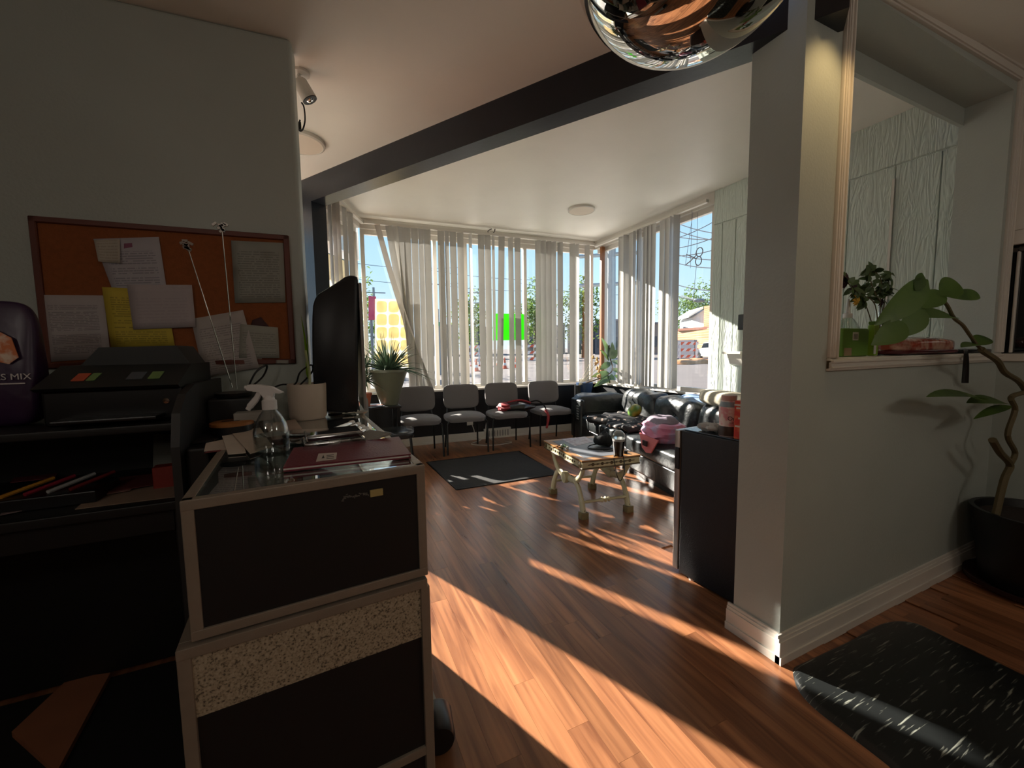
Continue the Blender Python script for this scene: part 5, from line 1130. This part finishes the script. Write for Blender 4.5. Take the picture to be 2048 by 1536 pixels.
# ------------------------------------------------------------------ SILL PLANTS
M_aloe = mat('grey_green_succulent', (92, 118, 92), .5, noise=(14, .15)); M_terra = mat('terracotta', (176, 98, 66), .8, noise=(10, .12)); M_glaze = mat('olive_glazed_pot', (112, 112, 92), .35, noise=(5, .15)); M_soil = mat('dark_soil', (42, 32, 26), .95, bump=(60, .6))
def aloe(t, c, n, L, W, seed, spread=1.0, zmin=.2):
    rr = random.Random(seed)
    for k in range(n):
        a = rr.random()*2*PI; el = rr.uniform(zmin, 1.5); Lk = L*rr.uniform(.55, 1.1); d = Vector((math.cos(a)*math.cos(el)*spread, math.sin(a)*math.cos(el)*spread, math.sin(el)))
        b_ = Vector(c)+Vector((math.cos(a)*.05*rr.random(), math.sin(a)*.05*rr.random(), 0)); dr = Lk*.45*math.cos(el)
        pts = [b_+d*Lk*s_-Vector((0, 0, dr*s_*s_)) for s_ in (0, .2, .4, .6, .8, 1)]
        MB().tube(pts, [W*.5, W*.55, W*.48, W*.36, W*.2, .0015], 6, flat=.4).build('leaf', M_aloe, t, world=True, ang=70)
t = thing('plant_stand', 'low black stand in the bay corner under the aloe pots', 'stand', (.50, 4.98, 0))
MB().rbox((.30, 4.72, .655), (.735, 5.12, .68), .004).build('top', M_black, t, world=True)
for x in (.33, .70):
    for y in (4.75, 5.09): MB().box((x-.02, y-.02, 0), (x+.02, y+.02, .655)).build('leg', M_black, t, world=True, smooth=False)
q = Vector((.625, 4.93, .68)); t = thing('aloe_plant', 'large glazed tapered pot of spiky grey-green aloe by the window', 'plant', q)
MB().lathe([(.10, 0), (.105, .02), (.15, .18), (.20, .33), (.22, .385), (.232, .39), (.232, .42), (.215, .42), (.21, .39), (0, .385)], 36).build('pot', M_glaze, t); MB().lathe([(0, .39), (.21, .39)], 24).build('soil', M_soil, t)
aloe(t, q+Vector((0, 0, .39)), 110, .52, .034, 1, 1.0, .2)
q = Vector((.345, 4.86, .68)); t = thing('aloe_plant', 'small terracotta pot of tall spiky aloe behind the television', 'plant', q)
MB().lathe([(.055, 0), (.075, .13), (.085, .13), (.085, .16), (.075, .16), (0, .15)], 28).build('pot', M_terra, t); MB().tube([q+Vector((0, 0, .15)), q+Vector((.02, 0, .28)), q+Vector((.0, 0, .44))], .014, 8).build('stem', mat('dry_stem', (120, 104, 80), .8), t, world=True)
aloe(t, q+Vector((0, 0, .30)), 30, .24, .026, 5, 1.0, -.2); aloe(t, q+Vector((0, 0, .45)), 30, .26, .026, 6, 1.0, .1)
for k, (x, y, rz, col, lb) in enumerate(((.46, 4.78, .3, (170, 190, 210), 'folded pale flyer on the black stand by the terracotta pot'), (.45, 4.80, -.4, (190, 110, 80), 'orange flyer on the black stand by the terracotta pot'))):
    M_ = Matrix.Translation((x, y, .683+k*.012)) @ Matrix.Rotation(rz, 4, 'Z')
    tag(sheet('x', [M_ @ Vector(v) for v in ((-.08, -.05, 0), (.08, -.05, .012), (.08, .05, .005), (-.08, .05, .0))], .004, M_paper, nu=2, nv=2).build('flyer', mat('flyer_%d' % k, col, .6)), lb, 'flyer')
# rubber plant behind the sofa
M_rub = transl('rubber_leaf', (92, 112, 66), .25, .3, col2=(70, 88, 52), scale=5)
q = Vector((3.56, 5.13, .0)); t = thing('rubber_plant', 'broad-leaved rubber plant in a blue pot behind the sofa corner', 'plant', q)
MB().lathe([(.09, .60), (.12, .72), (.13, .80), (.12, .80), (0, .78)], 26).build('pot', mat('blue_pot', (50, 74, 110), .4), t); MB().box((-.12, -.12, 0), (.12, .12, .60)).build('pedestal', M_black, t, smooth=False)
rb = lambda px, py, y=5.13: ony(px, py, y)
MB().tube(smoothpath([q+Vector((0, 0, .78)), rb(1222, 745), rb(1220, 715), rb(1218, 690)], 5), .01, 8).build('stem', M_bark, t, world=True)
for (b0, tp, w, m_) in (((1218, 715), (1206, 676), .13, 0), ((1220, 720), (1226, 686), .13, 0), ((1222, 718), (1234, 700), .11, 0), ((1218, 722), (1203, 700), .09, 0), ((1221, 725), (1200, 738), .10, 0), ((1222, 722), (1258, 733), .10, 0), ((1222, 738), (1252, 748), .10, 0), ((1218, 745), (1186, 752), .10, 0), ((1220, 752), (1198, 768), .12, 0), ((1224, 748), (1220, 775), .12, 0), ((1228, 750), (1258, 772), .11, 0), ((1215, 757), (1190, 772), .08, 0)):
    a_, b_ = rb(*b0), rb(*tp, 5.13-.05*(w*10 % 3)); MB().leaf(a_, b_-a_, (.1, -.8, .5), (b_-a_).length*1.05, w, .08, .15, 8, .8).build('leaf', M_rub, t, world=True, ang=70)
q = Vector((3.38, 5.05, .0)); t = thing('dried_flowers', 'dried orange flowers standing beside the rubber plant', 'flowers', q)
MB().lathe([(.05, .55), (.05, .77), (0, .77)], 16).build('vase', M_black, t); rr = random.Random(2)
for k in range(9):
    tp = rb(1192+rr.uniform(-7, 8), 735+rr.uniform(-24, 18), 5.05); MB().tube([q+Vector((0, 0, .75)), tp], .003, 5).build('stalk', M_gilt, t, world=True); MB().blob(tp, (.02, .02, .028), 10, 6, lambda d: 1+.2*math.sin(9*d.x)).build('bloom', mat('dried_orange', (206, 160, 100), .8), t, world=True)
# ------------------------------------------------------------------ RIGHT FOREGROUND
# marbled salon mat
pl_ = [(1585, 1352), (1586, 1340), (1600, 1330), (1700, 1283), (1745, 1257), (1775, 1246), (1806, 1244), (1840, 1251), (1900, 1280), (2048, 1352), (2250, 1455), (2300, 1600), (2150, 1720), (1900, 1640), (1776, 1535), (1687, 1466), (1626, 1418), (1595, 1382)]
mp_ = [onz(x, y, .0) for x, y in pl_]; cc = sum(mp_, Vector())/len(mp_)
M_mat = mat('black_marbled_vinyl', (22, 24, 24), .3, noise=(20, .1)); ns, ln, p = nodes(M_mat)
tc = ns.new('ShaderNodeTexCoord'); mp = ns.new('ShaderNodeMapping'); mp.inputs['Rotation'].default_value = (0, 0, math.radians(38)); mp.inputs['Scale'].default_value = (7, 110, 1); nz = ns.new('ShaderNodeTexNoise'); nz.inputs['Scale'].default_value = 1; nz.inputs['Detail'].default_value = 3; nz.inputs['Distortion'].default_value = .4
rp = ns.new('ShaderNodeValToRGB'); e_ = rp.color_ramp.elements; e_[0].position = .60; e_[0].color = lin((24, 26, 26))+(1,); e_[1].position = .69; e_[1].color = lin((130, 132, 122))+(1,)
ln.new(tc.outputs['Object'], mp.inputs[0]); ln.new(mp.outputs[0], nz.inputs['Vector']); ln.new(nz.outputs[0], rp.inputs[0]); ln.new(rp.outputs[0], p.inputs['Base Color'])
b = MB(); sp_ = smoothpath(mp_+[mp_[0]], 4)[:-1]; n = len(sp_)
for k, (sh_, z) in enumerate(((1.0, .001), (.995, .004), (.96, .014), (.93, .017))): b.v += [cc+(q-cc)*sh_+Vector((0, 0, z-q.z)) for q in sp_]
for k in range(3): b.f += [(k*n+i, k*n+(i+1) % n, (k+1)*n+(i+1) % n, (k+1)*n+i) for i in range(n)]
b.f.append(tuple(range(3*n, 4*n))); tag(b.build('salon_mat', M_mat), 'black marbled vinyl salon mat with rounded corners on the floor', 'mat')
# pot with long bare stems
q = Vector((3.32, .69, 0)); t = thing('potted_tree', 'large black floor pot with bent bare stems and trailing leaves by the partition', 'plant', q)
MB().lathe([(.20, .03), (.235, .30), (.25, .40), (.255, .42), (.235, .42), (.225, .38), (0, .37)], 36).build('pot', mat('black_ceramic', (14, 14, 15), .4), t); MB().lathe([(.21, 0), (.255, .02), (.26, .045), (.25, .045), (.2, .02)], 36).build('saucer', mat('dark_saucer', (40, 18, 20), .45), t); MB().lathe([(0, .375), (.226, .38)], 24).build('soil', M_soil, t)
M_stem = mat('brown_green_stem', (96, 84, 54), .7, bump=(40, .3)); ST = lambda px, py, y=.80: ony(px, py, y)
st = [[(1990, 1035), (2008, 960), (2020, 930), (2000, 905), (1985, 880)], [(2020, 930), (2030, 905), (2015, 870), (2030, 820), (2022, 795), (2048, 785)], [(2060, 800), (2040, 765), (2010, 745), (1995, 722), (1970, 705), (1962, 698)], [(1962, 698), (1950, 685), (1938, 668), (1925, 650), (1908, 636), (1895, 612), (1885, 600)]]
for k, l in enumerate(st): MB().tube(smoothpath([ST(*a_) for a_ in l], 5), ([.016, .012, .013, .007][k]), 8).build('stem', M_stem, t, world=True)
M_pl = transl('deep_green_leaf', (84, 110, 48), .3, .4, col2=(60, 86, 36), scale=6)
for (b0, tp, w, nr) in (((1856, 560), (1776, 640), .11, (.3, -.9, .5)), ((1830, 580), (1850, 544), .05, (-.5, -.9, .1)), ((1880, 592), (1924, 556), .10, (-.2, -.8, .5)), ((1890, 592), (1998, 584), .055, (0, -1, .25)), ((1890, 588), (1838, 608), .08, (0, -.8, .5)), ((1908, 634), (1846, 620), .10, (0, -.5, .8)), ((1850, 618), (1806, 668), .09, (-.5, -.8, .2)), ((1812, 648), (1758, 682), .09, (-.3, -.8, .4)), ((1960, 690), (1928, 686), .06, (0, -.3, 1)), ((1945, 690), (1986, 668), .07, (0, -.6, .8)), ((1970, 800), (1874, 768), .10, (0, -.3, 1)), ((2010, 806), (1950, 790), .09, (.1, -.4, .9)), ((2022, 812), (1962, 822), .05, (0, -.4, .9))):
    a_, b_ = ST(*b0), ST(*tp); MB().leaf(a_, b_-a_, nr, (b_-a_).length*1.04, w, .12, .12, 9, .85).build('leaf', M_pl, t, world=True, ang=75)
# things on the ledge
LZ = OZ0+.001; LY = 1.06
E_ = lambda px, py, y=LY: ony(px, py, y)
o = MB().box((OX0, PY0, OZ0), (OX1, PY1, OZ0+.006)).build('ledge_board', M_white, tf, world=True, smooth=False)
LZ = OZ0+.007
M_gsoap = mat('green_soap_label', (96, 136, 44), .4, noise=(10, .1)); M_gliq = mat('lime_green_plastic', (140, 176, 50), .35)
x0, x1 = E_(1670, 700).x, E_(1722, 700).x
t = thing('soap_box', 'green refill pack with pale label on the ledge', 'box', ((x0+x1)/2, LY, LZ))
MB().rbox((x0, LY-.03, LZ), (x1, LY+.03, LZ+.13), .008).build('pack', M_gsoap, t, world=True); MB().box((x0+.075, LY-.0315, LZ+.075), (x0+.12, LY-.030, LZ+.112)).build('label', M_paper, t, world=True, smooth=False); MB().box((x0+.01, LY-.0315, LZ+.005), (x0+.07, LY-.030, LZ+.04)).build('label', mat('tan_label', (150, 128, 100), .6), t, world=True, smooth=False)
for k in range(4): MB().box((x0+.082+k*.009, LY-.0322, LZ+.08), (x0+.085+k*.009, LY-.0315, LZ+.104)).build('barcode_bar', M_black, t, world=True, smooth=False)
q = Vector((E_(1716, 700).x, LY-.01, LZ)); q.y = LY+.05; t = thing('soap_bottle', 'clear round-shouldered soap bottle with yellow-tipped white spout on the ledge', 'bottle', q)
MB().lathe([(.05, 0), (.052, .01), (.052, .10), (.046, .14), (.028, .175), (.018, .185), (.018, .20), (0, .2)], 28).build('bottle', glassmat('cloudy_plastic', (.78, .82, .78), 2.0, .15), t); MB().lathe([(.019, .185), (.019, .205), (.010, .21), (.007, .26), (.004, .275), (0, .275)], 18).build('spout', M_wp, t)
MB().lathe([(.048, .005), (.0495, .11), (0, .11)], 24).build('soap', M_gliq, t)
q = Vector((E_(1734, 705).x, LY-.02, LZ)); t = thing('green_bottle', 'bright lime green bottle beside the green pack on the ledge', 'bottle', q)
MB().rbox((-.022, -.016, 0), (.022, .016, .15), .008).build('body', M_gliq, t); MB().box((-.026, -.0175, .01), (-.006, -.0162, .10)).build('white_print', M_paper, t, smooth=False); MB().rbox((-.02, -.014, .15), (.02, .014, .165), .004).build('cap', M_gsoap, t)
q = Vector((E_(1690, 690).x, LY+.09, LZ)); t = thing('glass_jar', 'clear glass jar with ribbed lid at the ledge corner', 'jar', q); MB().lathe([(.05, 0), (.05, .17), (.045, .185), (.045, .20)], 26).build('jar', M_clear, t); MB().lathe([(.048, .2), (.048, .235), (.044, .24), (0, .24)], 26).build('lid', M_clear, t); MB().rbox((-.03, -.052, .10), (.03, -.049, .14), .001, 1).build('label', mat('white_blue_label', (196, 206, 212), .6), t)
# vase with cuttings
q = Vector((E_(1765, 705).x, LY+.02, LZ)); t = thing('flower_vase', 'tall clear glass vase of leafy cuttings and dark red blooms on the ledge', 'vase', q)
MB().lathe([(.026, 0), (.028, .02), (.022, .1), (.028, .2), (.036, .275), (.034, .275), (.026, .2), (.02, .1), (.024, .02), (0, .012)], 28).xf(Matrix.Rotation(.12, 4, 'Y')).build('glass', M_clear, t)
vs = lambda px, py: ony(px, py, LY+.02)
M_small = mat('small_dark_leaf', (72, 94, 50), .5, noise=(20, .15)); rr = random.Random(12)
for l in ([(1758, 690), (1765, 620), (1745, 575), (1735, 530)], [(1762, 690), (1768, 610), (1775, 570), (1782, 548)], [(1757, 690), (1750, 610), (1715, 585), (1690, 560)], [(1760, 690), (1760, 620), (1762, 560), (1742, 540)], [(1757, 690), (1735, 620), (1722, 590), (1718, 575)]):
    pts = smoothpath([vs(*a_) for a_ in l], 6); MB().tube(pts, .0025, 5).build('stem', M_stem, t, world=True)
    for k in range(8, len(pts)):
        for j in range(2):
            d = Vector((rr.gauss(0, 1), rr.gauss(0, .6), rr.gauss(.1, .6))); MB().leaf(pts[k], d, (rr.gauss(0, .4), -.8, .5), .055*rr.uniform(.7, 1.3), .026, .25, .1, 5, .8).build('leaf', M_small, t, world=True, ang=70)
M_dk = mat('dark_red_petals', (58, 20, 34), .7, noise=(20, .2)); M_ye = mat('yellow_petals', (226, 176, 50), .6)
for (px, py, m_, r) in ((1690, 562, M_dk, .035), (1708, 572, M_dk, .026), (1763, 605, M_dk, .022), (1714, 600, M_ye, .026)):
    b = MB(); c_ = vs(px, py)
    for k in range(9): a_ = k*.7; b.leaf(c_, (math.cos(a_), -.3, math.sin(a_)-.3), (0, -1, .2), r*1.1, r*.8, .5, .1, 4)
    b.build('bloom', m_, t, world=True, ang=70)
# foil packs on the ledge
x0, x1 = E_(1762, 700).x, E_(1888, 700).x; t = thing('foil_pack', 'glossy red and clear wrapped pack lying on the ledge', 'packaging', ((x0+x1)/2, LY, LZ))
b = MB().blob(((x0+x1)/2, LY, LZ+.045), ((x1-x0)/2, .07, .04), 34, 14, p=.5); wrinkle(b, .004, 30, 40, 40); b.build('upper_pack', mat('red_brown_foil', (150, 70, 52), .15, noise=(14, .2), col2=(190, 150, 130)), t, world=True)
b = MB().blob(((x0+x1)/2+.01, LY, LZ+.014), ((x1-x0)/2+.02, .08, .014), 30, 10, p=.5); b.build('lower_pack', mat('dark_red_foil', (96, 34, 40), .2, noise=(14, .2)), t, world=True)
MB().rbox(((x0+x1)/2-.05, LY-.06, LZ+.08), ((x0+x1)/2+.10, LY+.05, LZ+.092), .004).build('clear_lid', M_clear, t, world=True)
x0, x1 = E_(1892, 700).x, E_(1944, 700).x; t = thing('black_strap', 'black cloth strap hanging over the ledge edge', 'strap', ((x0+x1)/2, PY0, LZ))
b = MB().blob(((x0+x1)/2, LY-.02, LZ+.012), ((x1-x0)/2, .08, .012), 24, 8, p=.5); b.build('cloth', M_black, t, world=True)
for dx in (0, .02): MB().tube(smoothpath([E_(1930, 698, 1.0), E_(1932, 704, .93), E_(1930+dx*200, 730, .93), E_(1927+dx*300, 766, .93)], 5), .008, 6, flat=.5).build('strap', M_black, t, world=True)
# plants outside the near right window are seen reflected in its dark pane
# wallplug on the partition side of the column and light wear stays in the paint
